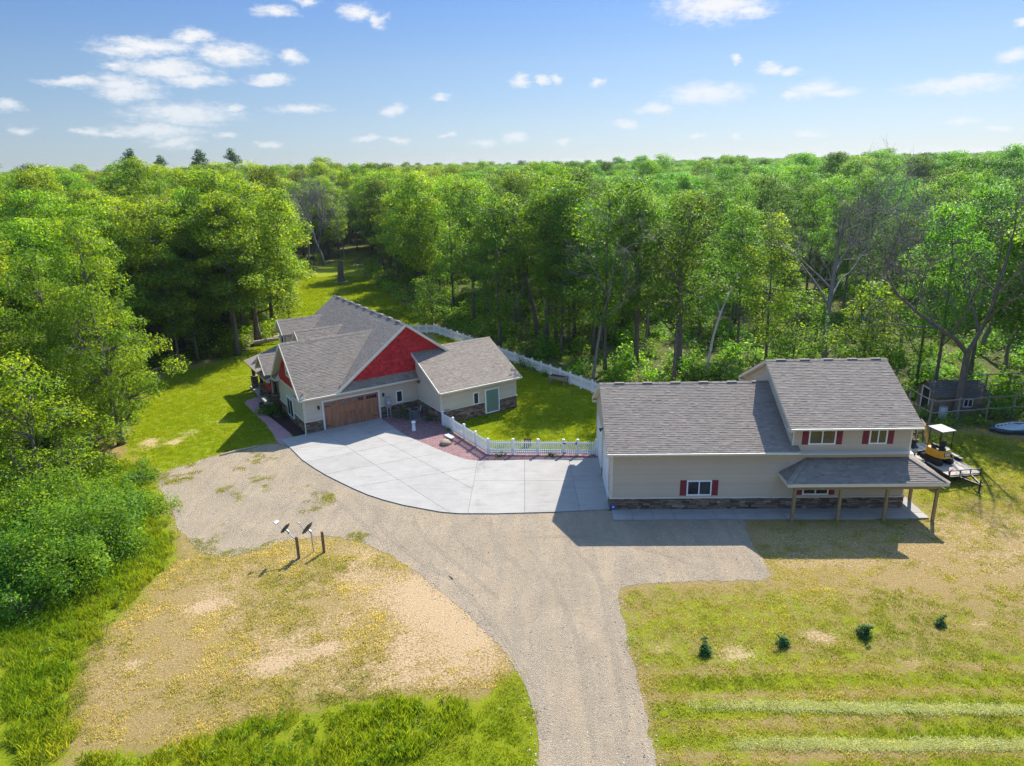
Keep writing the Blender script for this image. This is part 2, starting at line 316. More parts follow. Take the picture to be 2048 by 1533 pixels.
# ------------------------------------------------------------------ outlines on the ground
P_CONC = GP((560,882),(613,869.5)) + [HW(1.4,0.0), HW(5.95,0.0)] + GP((762,838),(806,869),(821,877),(860,893.5),(881,902.5),(928,919.5),(956,923.5),(998,923),(1092,919.5),(1191,917.6)) + [RW(-0.02,7.6), RW(-0.02,0.05)] + GP((1107,1026),(990,1029),(915,1028.7),(880,1025.5),(850,1020),(807,1012),(765,1001),(735,991),(707,979),(680,966),(652,952),(628,937.5),(604,921),(580,897))
P_GRAVEL = GP((585,884),(540,889),(500,894),(470,904),(430,911),(390,925),(345,938),(318,953),(318,980),(336,1005),(350,1035),(358,1060),(380,1082),(402,1102),(430,1114),(470,1110),(520,1100),(560,1085),(600,1078),(650,1071),(700,1077),(735,1090),(790,1115),(830,1142),(880,1182),(930,1222),(970,1262),(1010,1302),(1040,1347),(1060,1392),(1074,1440),(1080,1490),(1074,1545),(1066,1720),(1040,2100)) \
         + GP((1350,2100),(1330,1720),(1318,1540),(1302,1480),(1286,1400),(1266,1330),(1255,1290),(1245,1230),(1232,1182),(1262,1168),(1330,1166),(1400,1163),(1470,1162),(1545,1158),(1535,1135),(1510,1100),(1492,1060),(1486,1040)) + [RW(7.2,-0.8), RW(0.3,-0.8), RW(-0.6,1.0), RW(-10,1.5), RW(-18,6)]
P_BED = [HW(5.9,0.05), HW(9.2,0.05), HW(9.2,-4.2)] + GP((977,905),(1192,903),(1192,919),(1092,921),(998,925),(956,925),(928,921),(881,904),(860,895),(821,879),(806,871),(762,840))
P_LAWN_L = GP((590,878),(540,889),(500,894),(470,904),(430,911),(390,925),(345,938),(300,935),(262,915),(255,885),(262,850),(280,800),(300,770),(350,748),(420,730),(500,700),(560,660),(600,640)) + [HW(4,14), HW(2,4)]
P_LAWN_F = [HW(9.3,-4.1), HW(16.0,-4.1), HW(15.8,6)] + GP((870,667),(940,690),(1047,734),(1120,762),(1184,786),(1212,800)) + [RW(0,9.2), RW(-0.1,7.7)] + GP((977,907))
P_MEADOW = [HW(6,16.5), HW(2,16)] + GP((560,655),(585,600),(600,560),(640,535),(670,522),(700,520),(722,530),(735,550),(790,600),(840,640),(872,662),(830,672),(780,668))
P_DRYF = GP((402,1102),(430,1114),(470,1110),(520,1100),(560,1085),(600,1078),(650,1071),(735,1090),(830,1142),(930,1222),(1010,1302),(1040,1347),(1000,1370),(900,1385),(800,1395),(650,1405),(480,1460),(330,1490),(150,1480),(130,1400),(170,1310),(240,1240),(300,1180),(345,1120))
P_TALL = GP((300,930),(320,990),(340,1040),(350,1080),(330,1140),(290,1180),(220,1250),(160,1320),(130,1400),(150,1470),(100,1533),(80,1700),(-400,1700),(-300,1100),(0,960),(150,905))
P_TALLB = GP((320,1492),(420,1470),(520,1445),(640,1418),(760,1405),(880,1395),(935,1400),(945,1440),(920,1480),(840,1505),(720,1540),(600,1600),(200,1640),(120,1560),(180,1510))
P_GREENB = GP((1040,1350),(1060,1392),(1074,1440),(1080,1490),(1074,1545),(1066,1720),(500,1720),(600,1600),(720,1540),(840,1505),(930,1480),(950,1440),(985,1395),(1005,1362))
P_FIELD_R = GP((1250,1290),(1240,1190),(1300,1175),(1420,1175),(1545,1165),(1700,1150),(2048,1130),(2500,1120),(2500,2000),(1340,2000),(1318,1540),(1286,1400))
P_YARD_R = GP((1486,1042),(1850,1040),(1830,960),(1822,900),(1850,872),(1950,868),(2048,885),(2300,900),(2500,1120),(2048,1130),(1700,1150),(1545,1160),(1510,1100))
P_YARD = GP((-300,1100),(0,965),(120,905),(235,885),(262,850),(280,800),(310,760),(345,742),(440,722),(545,692),(572,650),(585,600),(600,560),(640,535),(670,522),(700,520),(722,530),(735,550),(790,600),(840,640),(872,650),(960,678),(1060,722),(1200,772),(1320,790),(1500,790),(1700,790),(1850,815),(2048,835),(2400,860),(3400,1100),(3400,2500),(-1500,2500),(-1500,1500))

# ------------------------------------------------------------------ ground sheet
def groundmat():
    m, nt = newmat('ground'); p = posn(nt)
    zg, zs, zf = attr(nt, 'zg').outputs['Fac'], attr(nt, 'zs').outputs['Fac'], attr(nt, 'zf').outputs['Fac']
    n_big = noise(nt, p, 0.35, 5.0, 0.6).outputs['Fac']; n_mid = noise(nt, p, 1.7, 6.0, 0.68, 0.4).outputs['Fac']; n_fin = noise(nt, p, 11.0, 5.0, 0.7).outputs['Fac']; n_gr = noise(nt, p, 55.0, 3.0, 0.7).outputs['Fac']
    st = lambda x, lo, hi: node(nt, 'ShaderNodeMapRange', {0: x, 1: lo, 2: hi}, clamp=True).outputs[0]
    N_mid, N_fin, N_gr, N_big = st(n_mid, .30, .70), st(n_fin, .32, .68), st(n_gr, .32, .68), st(n_big, .32, .68)
    soil = mixc(nt, N_fin, (0.44, 0.300, 0.158), (0.58, 0.415, 0.240))
    soil = mixc(nt, math_n(nt, 'MULTIPLY', N_gr, 0.4), soil, (0.32, 0.215, 0.105))
    straw = mixc(nt, N_fin, (0.25, 0.165, 0.055), (0.45, 0.325, 0.140))
    straw = mixc(nt, math_n(nt, 'MULTIPLY', N_gr, 0.5), straw, (0.19, 0.135, 0.042))
    olive = mixc(nt, N_gr, (0.105, 0.105, 0.010), (0.235, 0.200, 0.026))
    green = mixc(nt, N_mid, (0.165, 0.220, 0.005), (0.295, 0.315, 0.008))
    green = mixc(nt, math_n(nt, 'MULTIPLY', N_gr, 0.6), green, (0.110, 0.145, 0.005))
    nmix = math_n(nt, 'ADD', math_n(nt, 'ADD', math_n(nt, 'MULTIPLY', N_mid, 0.40), math_n(nt, 'MULTIPLY', N_fin, 0.38)), math_n(nt, 'MULTIPLY', N_big, 0.22))
    nmi2 = math_n(nt, 'ADD', math_n(nt, 'MULTIPLY', N_fin, 0.6), math_n(nt, 'MULTIPLY', st(noise(nt, p, 4.3, 5.0, 0.7, 0.5).outputs['Fac'], .3, .7), 0.4))
    def gate(z, n, amp=1.0, w=0.13): return node(nt, 'ShaderNodeMapRange', {0: math_n(nt, 'ADD', z, math_n(nt, 'MULTIPLY_ADD', n, amp, -amp/2)), 1: 0.5 - w, 2: 0.5 + w}, interpolation_type='SMOOTHSTEP').outputs[0]
    dry = mixc(nt, gate(math_n(nt, 'MULTIPLY_ADD', zg, 0.8, 0.08), nmi2, 1.3), straw, olive)
    c = mixc(nt, gate(zg, nmix, 1.1), dry, green)
    c = mixc(nt, gate(zs, nmi2, 1.0), c, soil)
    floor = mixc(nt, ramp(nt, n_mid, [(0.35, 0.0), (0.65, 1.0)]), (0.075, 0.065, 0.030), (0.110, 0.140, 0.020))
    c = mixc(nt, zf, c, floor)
    h = math_n(nt, 'ADD', math_n(nt, 'MULTIPLY', n_fin, 0.7), math_n(nt, 'MULTIPLY', n_gr, 0.5))
    principled(nt, c, 0.95, h, 0.10, 0.9, spec=0.1); MATS['ground'] = m
groundmat()
def zones(x, y):
    """how green, how sandy, how wooded a place on the ground is"""
    n1, n2 = fnoise(x, y, 3.2), fnoise(x + 40, y, 9.0)
    zg = np.full(x.shape, 0.30); zs = np.full(x.shape, 0.0)
    def blend(a, w, val): return a*(1-w) + val*w
    e = lambda P, k=1.0: sstep(-k*0.5, k*0.5, sdf(x, y, P) + (n1 - 0.5)*1.4)
    w = e(P_FIELD_R, 2.0); s_ = y + 0.035*x
    fg = np.interp(y, [8, 16, 18.5, 20, 23, 27, 29, 34], [0.26, 0.36, 0.52, 0.57, 0.50, 0.45, 0.30, 0.18]) + 0.22*np.sin(s_*4.6 + 0.8*np.sin(x*.3)) * sstep(25, 21, y)
    fg = fg - 0.30*sstep(10, 20, x)*sstep(25.5, 29, y)
    zg = blend(zg, w, fg + (n2 - 0.5)*0.5); zs = blend(zs, w, np.interp(y, [8, 17, 18, 22, 26, 30, 33], [0.3, 0.25, 0.02, 0.12, 0.22, 0.33, 0.42]) + (n2 - 0.5)*0.35)
    w = e(P_YARD_R, 2.0); zg = blend(zg, w, np.interp(y, [30, 34, 37, 42], [0.25, 0.36, 0.55, 0.66]) + (n2-0.5)*0.6); zs = blend(zs, w, 0.40 - 0.35*sstep(33, 39, y) + (n2-0.5)*0.4)
    w = e(P_DRYF, 2.0); gx, gy = G(900, 1230); sand = np.exp(-(((x-gx)/3.4)**2 + ((y-gy)/5.5)**2))
    zg = blend(zg, w, 0.26 + (n2-0.5)*0.6 - 0.25*sand); zs = blend(zs, w, 0.26 + 0.42*sand + (n1-0.5)*0.7)
    w = e(P_LAWN_L, 2.0); zg = blend(zg, w, 0.84 + (n2-0.5)*0.35); zs = blend(zs, w, -0.1)
    for (u, v, r) in ((378,867,1.3),(445,843,0.9),(295,895,1.4),(350,885,0.7),(300,880,0.8)):
        gx, gy = G(u, v); zs = zs + 0.62*np.exp(-(((x-gx)/r)**2 + ((y-gy)/r)**2))
    w = e(P_LAWN_F, 0.6); zg = blend(zg, w, 0.93 + (n2-0.5)*0.2); zs = blend(zs, w, -0.3)
    w = e(P_MEADOW, 3.0); zg = blend(zg, w, 0.80 + (n2-0.5)*0.4); zs = blend(zs, w, -0.1)
    w = e(P_TALL, 2.0); zg = blend(zg, w, 0.85); zs = blend(zs, w, -0.2)
    w = e(P_TALLB, 1.0); zg = blend(zg, w, 0.70); zs = blend(zs, w, -0.1)
    w = e(P_GREENB, 1.0); zg = blend(zg, w, 0.86 + (n2-0.5)*0.4); zs = blend(zs, w, -0.05)
    for (u, v, r) in ((1640,1275,0.9),(1320,1297,0.5),(1470,1310,1.0),(1960,1250,0.6),(1000,1415,0.5),(1830,1325,0.6),(1050,1410,0.35),(660,1295,0.8),(400,1215,0.7),(540,1330,0.9),(270,1330,0.6)):
        gx, gy = G(u, v); zs = zs + 0.42*np.exp(-(((x-gx)/r)**2 + ((y-gy)/(r*0.6))**2))
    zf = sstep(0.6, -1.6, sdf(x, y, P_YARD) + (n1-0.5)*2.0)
    return zg, zs, zf
def axis(lo, hi, st, far): 
    a = list(np.arange(lo, hi + 1e-6, st)); g = [st]; 
    out = []; d = st; q = hi
    while q < far: d *= 1.45; q += d; out.append(q)
    inn = []; d = st; q = lo
    return a, out
_xa, _xo = axis(-46, 46, 0.42, 6000); _ya, _yo = axis(9, 100, 0.42, 7000)
GXS = np.array([-q for q in _xo][::-1] + _xa + _xo); GYS = np.array([-6000, -800, -120, -20, 2, 6] + _ya + _yo)
gx_, gy_ = np.meshgrid(GXS, GYS); gx_, gy_ = gx_.ravel(), gy_.ravel()
gz_ = (fnoise(gx_, gy_, 2.5) - 0.5) * 0.06 * sstep(120, 60, np.hypot(gx_, gy_))
_dr = np.maximum.reduce([sdf(gx_, gy_, P_GRAVEL), sdf(gx_, gy_, P_CONC), sdf(gx_, gy_, P_BED)])
gz_ = -0.004 - np.abs(gz_) * sstep(-0.6, -2.5, _dr)
nx, ny = len(GXS), len(GYS)
_i = (np.arange(ny - 1)[:, None] * nx + np.arange(nx - 1)[None, :]).ravel()
gme = np_mesh('ground', np.stack([gx_, gy_, gz_], 1), np.stack([_i, _i + 1, _i + nx + 1, _i + nx], 1), MATS['ground'], smooth=True)
for nm, a in zip(('zg', 'zs', 'zf'), zones(gx_, gy_)): gme.attributes.new(nm, 'FLOAT', 'POINT').data.foreach_set('value', np.asarray(a, np.float32))
tag(link('ground', gme), 'lawn, dry grass and sandy soil around the two buildings', 'ground', kind='structure')

# ------------------------------------------------------------------ gravel, concrete, beds, paths
def gravelmat(name, stops, sc=26.0, big=((0.82,), (1.12,)), bd=0.05, tracks=False):
    m, nt = newmat(name); p = posn(nt)
    vo = node(nt, 'ShaderNodeTexVoronoi', {'Vector': p, 'Scale': sc}); n = noise(nt, p, 0.45, 5.0, 0.65, 0.5).outputs['Fac']; f = noise(nt, p, sc*3, 3.0, 0.7).outputs['Fac']
    s = node(nt, 'ShaderNodeSeparateColor', {0: vo.outputs['Color']}).outputs[0]; s = math_n(nt, 'ADD', math_n(nt, 'MULTIPLY', s, 0.6), math_n(nt, 'MULTIPLY_ADD', f, 0.9, -0.25))
    c = ramp(nt, s, stops)
    if tracks:
        # sandy fines worked up between the wheel lines
        r = noise(nt, node(nt, 'ShaderNodeVectorMath', {0: p, 1: (1.6, 0.22, 1)}, operation='MULTIPLY').outputs[0], 1.0, 5.0, 0.6, 0.6).outputs['Fac']
        c = mixc(nt, ramp(nt, r, [(0.42, 0.0), (0.64, 0.62)]), c, (0.430, 0.325, 0.205))
        md = noise(nt, p, 4.5, 4.0, 0.65).outputs['Fac']
        c = mixc(nt, ramp(nt, md, [(0.25, 0.35), (0.55, 0.0)]), c, (0.25, 0.20, 0.145))
    k = math_n(nt, 'ADD', math_n(nt, 'MULTIPLY_ADD', n, 0.5, 0.75), math_n(nt, 'MULTIPLY_ADD', f, 0.5, -0.25))
    cc = node(nt, 'ShaderNodeVectorMath', {0: c, 1: node(nt, 'ShaderNodeCombineXYZ', {0: k, 1: k, 2: k})}, operation='MULTIPLY').outputs[0]
    h = math_n(nt, 'ADD', math_n(nt, 'MULTIPLY', vo.outputs['Distance'], -1.0), math_n(nt, 'MULTIPLY', f, 0.5))
    principled(nt, cc, 0.95, h, bd, 0.9, spec=0.15); MATS[name] = m
gravelmat('gravel', [(0.0, (0.172, 0.138, 0.096)), (0.35, (0.294, 0.236, 0.163)), (0.7, (0.382, 0.306, 0.209)), (0.93, (0.49, 0.40, 0.285)), (1.0, (0.62, 0.54, 0.43))], 34.0, tracks=True)
gravelmat('red_rock', [(0.0, (0.115, 0.065, 0.070)), (0.4, (0.215, 0.120, 0.118)), (0.8, (0.300, 0.185, 0.172)), (1.0, (0.46, 0.36, 0.34))], 12.0)
gravelmat('path_paver', [(0.0, (0.330, 0.185, 0.190)), (0.5, (0.385, 0.220, 0.222)), (1.0, (0.450, 0.270, 0.265))], 7.0, bd=0.012)
gravelmat('mulch', [(0.0, (0.030, 0.018, 0.016)), (0.6, (0.060, 0.034, 0.028)), (1.0, (0.10, 0.065, 0.05))], 20.0)
def rag(poly, step=0.18, amp=0.22, sc=0.7):
    """outline with the uneven edge of loose material"""
    out = []
    n = len(poly)
    for i in range(n):
        a, b = np.array(poly[i]), np.array(poly[(i + 1) % n]); L = np.hypot(*(b - a)); k = max(1, int(L / step)); t = (b - a) / (L + 1e-9); nn = np.array([-t[1], t[0]])
        for j in range(k):
            p = a + (b - a) * j / k; d = (fnoise(p[0], p[1], sc) - 0.5) * 2 * amp + (fnoise(p[1], p[0] + 9, sc * 3.1) - 0.5) * 2 * amp
            q = p + nn * d; out.append((float(q[0]), float(q[1])))
    return out
def smooth_poly(P, it=2):
    for _ in range(it):
        Q = []
        for i in range(len(P)):
            a, b = P[i], P[(i + 1) % len(P)]
            Q += [(a[0]*.75 + b[0]*.25, a[1]*.75 + b[1]*.25), (a[0]*.25 + b[0]*.75, a[1]*.25 + b[1]*.75)]
        P = Q
    return P
def sheet(name, poly, z, m, label, kind='structure', cat='ground'):
    me = bpy.data.meshes.new(name); me.from_pydata([(x, y, z) for x, y in poly], [], [tuple(range(len(poly)))]); me.materials.append(m)
    if me.polygons[0].normal.z < 0: me.flip_normals()
    return tag(link(name, me), label, cat, kind=kind)
sheet('gravel_driveway', rag(smooth_poly(P_GRAVEL, 2), 0.07, 0.10, 0.22), 0.003, MATS['gravel'], 'grey gravel driveway running from the foreground up to the concrete apron', cat='driveway')
sheet('rock_bed', P_BED, 0.024, MATS['red_rock'], 'reddish crushed rock bed between the house, concrete and picket fence', cat='rock bed')

def concretemat():
    m, nt = newmat('concrete'); p = posn(nt); oi = node(nt, 'ShaderNodeObjectInfo').outputs['Random']
    n1 = noise(nt, p, 0.8, 6.0, 0.65, 0.3).outputs['Fac']; n2 = noise(nt, p, 14.0, 4.0, 0.7).outputs['Fac']
    st = noise(nt, node(nt, 'ShaderNodeVectorMath', {0: p, 1: (0.8, 5.0, 1)}, operation='MULTIPLY').outputs[0], 1.0, 4.0, 0.6).outputs['Fac']
    k = math_n(nt, 'ADD', math_n(nt, 'MULTIPLY', n1, 0.45), math_n(nt, 'ADD', math_n(nt, 'MULTIPLY', n2, 0.25), math_n(nt, 'MULTIPLY', st, 0.3)))
    c = ramp(nt, k, [(0.34, (0.215, 0.196, 0.168)), (0.46, (0.285, 0.266, 0.235)), (0.56, (0.312, 0.293, 0.260)), (0.70, (0.350, 0.330, 0.296))])
    g = math_n(nt, 'MULTIPLY_ADD', oi, 0.12, 0.94)
    c = node(nt, 'ShaderNodeVectorMath', {0: c, 1: node(nt, 'ShaderNodeCombineXYZ', {0: g, 1: g, 2: g})}, operation='MULTIPLY').outputs[0]
    principled(nt, c, 0.85, n2, 0.004, 0.4, spec=0.3); MATS['concrete'] = m
concretemat(); plain('joint', (0.20, 0.19, 0.17), 0.95)
def split_poly(polys, a, b):
    """cut a list of polygons along the line a-b"""
    out = []; nx_, ny_ = -(b[1] - a[1]), b[0] - a[0]
    for P in polys:
        for sg in (1, -1):
            Q = []
            for i in range(len(P)):
                p, r = P[i], P[(i + 1) % len(P)]
                dp, dr = sg*((p[0]-a[0])*nx_ + (p[1]-a[1])*ny_), sg*((r[0]-a[0])*nx_ + (r[1]-a[1])*ny_)
                if dp >= 0: Q.append(p)
                if (dp > 0 and dr < 0) or (dp < 0 and dr > 0):
                    t = dp / (dp - dr); Q.append((p[0] + (r[0]-p[0])*t, p[1] + (r[1]-p[1])*t))
            if len(Q) >= 3 and abs(area(Q)) > 0.05: out.append(Q)
    return out
def area(P): return 0.5 * sum(P[i][0]*P[(i+1) % len(P)][1] - P[(i+1) % len(P)][0]*P[i][1] for i in range(len(P)))
def inset(P, d):
    if area(P) < 0: P = P[::-1]
    Q = []; n = len(P)
    for i in range(n):
        a, b, c = np.array(P[i-1]), np.array(P[i]), np.array(P[(i+1) % n])
        t1, t2 = b - a, c - b; l1, l2 = np.hypot(*t1), np.hypot(*t2)
        if l1 < 1e-4 or l2 < 1e-4: continue
        n1, n2 = np.array([-t1[1], t1[0]])/l1, np.array([-t2[1], t2[0]])/l2; m_ = n1 + n2; k = max(0.35, (1 + n1 @ n2))
        Q.append(tuple(b + m_ * d / k))
    return Q
def slabs(name, poly, cuts, label, z0=0.026, z1=0.06, piece='concrete_panel', m='concrete', gap=0.012):
    base = sheet(name, poly, z0 + 0.008, MATS['joint'], label, cat='concrete')
    polys = [poly]
    for a, b in cuts: polys = split_poly(polys, a, b)
    for P in polys:
        Q = inset(P, gap)
        if len(Q) < 3: continue
        mb = MB(); mb.prism([(x, y, z0 - 0.05) for x, y in Q], (0, 0, z1 - z0 + 0.05)); mb.build(piece, MATS[m], base)
    return base
_c1 = [(RW(-8.0, -3), RW(-8.6, 12))]
_pp = split_poly([P_CONC], RW(-8.2, 0), RW(-8.2, 5))
base = sheet('concrete_driveway', P_CONC, 0.034, MATS['joint'], 'pale curved concrete driveway between the house garage and the second building', cat='driveway')
for P in _pp:
    cxm = sum(p[0] for p in P) / len(P)
    if cxm > RW(-8.2, 0)[0]: cuts = [(RW(-1.75, 0), RW(-1.95, 5)), (RW(-4.95, 0), RW(-5.0, 5)), (RW(0, 3.85), RW(-8, 3.95))]
    else: cuts = [(HW(1.2, -1), HW(2.6, -14)), (HW(3.7, -1), HW(5.4, -14)), (HW(0, -2.6), HW(9, -3.0)), (HW(0, -5.4), HW(9, -6.2)), (HW(0, -8.2), HW(9, -9.6)), (HW(0, -11.0), HW(9, -13.2)), (HW(6.4, -1), HW(8.8, -14))]
    pl = [P]
    for a, b in cuts: pl = split_poly(pl, a, b)
    for Q in pl:
        Q = inset(Q, 0.011)
        if len(Q) >= 3: mb = MB(); mb.prism([(x, y, -0.02) for x, y in Q], (0, 0, 0.08)); mb.build('concrete_panel', MATS['concrete'], base)
# walk along the front of the second building and under its porch
P_WALK = [RW(0.03, -1.25), RW(17.35, -1.25), RW(17.35, 4.4), RW(16.45, 4.4), RW(16.45, -0.02), RW(0.03, -0.02)]
slabs('porch_walk', P_WALK, [(RW(x, -3), RW(x, 3)) for x in (1.15, 2.3, 3.45, 4.6, 5.75, 6.9, 8.05, 9.6, 12.2, 14.8, 16.4)] + [(RW(-1, -0.62), RW(9.0, -0.62))][:1] + [(RW(16, 2), RW(18, 2))], 'concrete walk along the stone base and under the porch', 0.028, 0.075)
# path and mulch bed at the left side of the house
P_PATH = [HW(-2.45,-1.75)] + [G(460+x/4.51, 560+y/4.51) for x, y in ((350,1330),(250,1235),(170,1155),(135,1122),(140,1098),(165,1082),(230,1062),(300,1050),(330,1040))] + [G(460+x/4.51, 560+y/4.51) for x, y in ((360,1075),(300,1090),(262,1110),(258,1150),(300,1195),(380,1255),(470,1325),(585,1420))]
sheet('side_path', smooth_poly(P_PATH, 2), 0.020, MATS['path_paver'], 'narrow pinkish paved path curving beside the house to the porch', cat='path')
P_MULCH = [HW(-0.05,-0.05), HW(-0.05,9.2)] + [G(460+x/4.51, 560+y/4.51) for x, y in ((300,1092),(262,1112),(258,1150),(300,1195),(380,1255),(470,1325),(585,1418))]
sheet('mulch_bed', P_MULCH, 0.016, MATS['mulch'], 'dark mulch bed between the side path and the house wall', cat='mulch bed')
P_STOOP = [HW(-0.9,9.0), HW(2.4,7.2), HW(2.4,15.2), HW(-0.7,15.2)]
slabs('porch_floor', P_STOOP, [(HW(-2,12), HW(4,12))], 'grey concrete floor of the entry porch', 0.02, 0.10)

def ribbon(name, uv, w, m, label, z=0.008):
    P = np.array([G(*p) for p in uv]); 
    for _ in range(3): P = np.concatenate([P[:1], np.stack([P[:-1]*.75 + P[1:]*.25, P[:-1]*.25 + P[1:]*.75], 1).reshape(-1, 2), P[-1:]])
    t = np.gradient(P, axis=0); t /= np.linalg.norm(t, axis=1, keepdims=True) + 1e-9; nn = np.stack([-t[:, 1], t[:, 0]], 1); k = np.linspace(0, 1, len(P)); ww = w*np.sin(np.clip(k, .02, .98)*math.pi)**.35*(0.7 + 0.6*fnoise(P[:, 0]*3, P[:, 1]*3, .8))
    A, B = P + nn*ww[:, None]/2, P - nn*ww[:, None]/2; n = len(P); V = [(x, y, z) for x, y in A] + [(x, y, z) for x, y in B]; F = [(i, i+1, n+i+1, n+i) for i in range(n-1)]
    me = bpy.data.meshes.new(name); me.from_pydata(V, [], F); me.materials.append(m)
    if me.polygons[0].normal.z < 0: me.flip_normals()
    return tag(link(name, me), label, 'tyre track', kind='structure')
gravelmat('gravel_worn', [(0.0, (0.164, 0.131, 0.091)), (0.4, (0.298, 0.239, 0.165)), (0.8, (0.384, 0.307, 0.210)), (1.0, (0.52, 0.43, 0.31))], 34.0)
for k, uv in enumerate((((752,1010),(755,1045),(790,1085),(850,1130),(905,1160)), ((828,1030),(830,1055),(870,1095),(930,1140),(1000,1200)), ((905,1040),(915,1075),(950,1110),(985,1135)), ((982,1036),(980,1075),(1015,1110),(1060,1160)), ((890,1140),(960,1215),(1020,1290),(1060,1370),(1090,1480)), ((1060,1100),(1110,1170),(1150,1260),(1175,1380),(1190,1520)), ((1150,1100),(1200,1150),(1215,1230),(1235,1330),(1255,1470)), ((1045,1075),(1180,1072),(1300,1100),(1420,1140)), ((640,975),(690,1015),(740,1060),(770,1085)))):
    ribbon('tyre_track', uv, .30, MATS['gravel_worn'], 'worn darker wheel line curving through the gravel')
# ------------------------------------------------------------------ building kit
Z3 = Vector((0, 0, 1))
class Basis:
    """a wall or slope: origin, direction along it, direction up it; normal = along x up"""
    def __init__(s, P0, U, V=(0, 0, 1)): s.P = Vector(P0); s.U = Vector(U).normalized(); s.V = Vector(V).normalized(); s.N = s.U.cross(s.V)
    def __call__(s, u, v, d=0.0): return s.P + s.U*u + s.V*v + s.N*d
    def box(s, mb, u0, u1, v0, v1, d0, d1, rnd=0.5, mi=0): mb.prism([s(u0,v0,d0), s(u1,v0,d0), s(u1,v1,d0), s(u0,v1,d0)], s.N*(d1-d0), rnd, mi)
def span(poly, v):
    us = []
    for i in range(len(poly)):
        (u1, v1), (u2, v2) = poly[i], poly[(i + 1) % len(poly)]
        if (v1 <= v) != (v2 <= v): us.append(u1 + (u2 - u1)*(v - v1)/(v2 - v1))
    return (min(us), max(us)) if len(us) >= 2 else None
def shingle_rows(mb, B, poly, course=0.135, tab=0.25, th=0.016, rng=random, lift=0.004):
    vs_ = [p[1] for p in poly]; v = min(vs_); vmax = max(vs_); base = rng.random()
    while v < vmax - 0.01:
        w = min(v + course, vmax); a, b = span(poly, v + 1e-4), span(poly, w - 1e-4)
        if a and b:
            u = min(a[0], b[0]) - rng.random()*tab; hi = max(a[1], b[1]); rowt = (rng.random() - 0.5)*0.12
            while u < hi:
                u2 = u + tab*(0.55 + 0.9*rng.random())
                q = [min(max(u, a[0]), a[1]), min(max(u2, a[0]), a[1]), min(max(u2, b[0]), b[1]), min(max(u, b[0]), b[1])]
                if q[1] - q[0] > 0.004 or q[2] - q[3] > 0.004:
                    r = min(1, max(0, rng.gauss(0.5, 0.24) + rowt)); t = th*(0.6 + 0.8*rng.random())
                    mb.face([B(q[0], v, lift + t), B(q[1], v, lift + t), B(q[2], w + 0.01, lift + 0.002), B(q[3], w + 0.01, lift + 0.002)], r)
                    mb.face([B(q[0], v, 0), B(q[1], v, 0), B(q[1], v, lift + t), B(q[0], v, lift + t)], r*0.6)
                u = u2
        v = w
def siding_rows(mb, B, poly, course=0.13, rng=random):
    vs_ = [p[1] for p in poly]; v = min(vs_); vmax = max(vs_)
    while v < vmax - 0.005:
        w = min(v + course, vmax); a, b = span(poly, v + 1e-4), span(poly, w - 1e-4)
        if a and b:
            r = rng.random()
            mb.face([B(a[0], v, 0.034), B(a[1], v, 0.034), B(b[1], w, 0.006), B(b[0], w, 0.006)], r)
            mb.face([B(a[0], v, 0.004), B(a[1], v, 0.004), B(a[1], v, 0.034), B(a[0], v, 0.034)], r)
        v = w
def stone_rows(mb, B, u0, u1, v1, rng=random, v0=0.0):
    v = v0
    while v < v1 - 0.02:
        h = min(rng.choice((0.07, 0.09, 0.11, 0.14)), v1 - v); 
        if v1 - v - h < 0.05: h = v1 - v
        u = u0
        while u < u1 - 0.01:
            l = min(rng.uniform(0.16, 0.55), u1 - u)
            if u1 - u - l < 0.08: l = u1 - u
            d = rng.uniform(0.035, 0.075); r = min(1, max(0, rng.gauss(0.45, 0.27)))
            p = [B(u+.006,v+.005,0), B(u+l-.006,v+.005,0), B(u+l-.006,v+h-.005,0), B(u+.006,v+h-.005,0)]
            c = [B(u+.014,v+.012,d), B(u+l-.014,v+.012,d*rng.uniform(.85,1)), B(u+l-.014,v+h-.012,d), B(u+.014,v+h-.012,d*rng.uniform(.85,1))]
            mb.face(c, r)
            for i in range(4): mb.face([p[i], p[(i+1) % 4], c[(i+1) % 4], c[i]], r)
            u += l
        v += h
def roof_plane(root, B, poly, mat='shingle', thick=0.15, course=0.135, tab=0.25, deck='trim'):
    """a slope: boarded deck with its edge trim (part) and the shingles on it (sub-part)"""
    mb = MB(); mb.prism([B(u, v, -0.002) for u, v in poly], -B.N*thick); d = mb.build('roof', MATS[deck], root)
    sh = MB(); shingle_rows(sh, B, poly, course, tab); s = sh.build('shingles', MATS[mat], d); s['kind'] = 'stuff'
    return d
def ridge_caps(root, a, b, mat='shingle', w=0.16, drop=0.082):
    a, b = Vector(a), Vector(b); t = (b - a).normalized(); sd = t.cross(Z3).normalized(); n = int((b - a).length / 0.2); mb = MB()
    for i in range(n):
        p, q = a + t*(b - a).length*i/n, a + t*((b - a).length*(i+1)/n + 0.03); r = random.random(); e = 0.022
        for s in (-1, 1):
            x = [p + Z3*(e+.006), q + Z3*e, q + sd*s*w - Z3*(drop-e), p + sd*s*w - Z3*(drop-e-.006)]
            mb.face(x if s < 0 else x[::-1], r)
    o = mb.build('ridge_cap', MATS[mat], root); return o
def siding(root, B, poly, mat, name='siding', course=0.13):
    mb = MB(); siding_rows(mb, B, poly, course); o = mb.build(name, MATS[mat], root); o['kind'] = 'stuff'; return o
def stonework(root, B, u0, u1, h, name='stone_veneer'):
    mb = MB(); stone_rows(mb, B, u0, u1, h); o = mb.build(name, MATS['stone'], root); o['kind'] = 'stuff'
    s = MB(); B.box(s, u0 - 0.02, u1 + 0.02, h, h + 0.06, 0.0, 0.10); bevel(s.build('ledge', MATS['trim'], o), 0.012, 1); return o
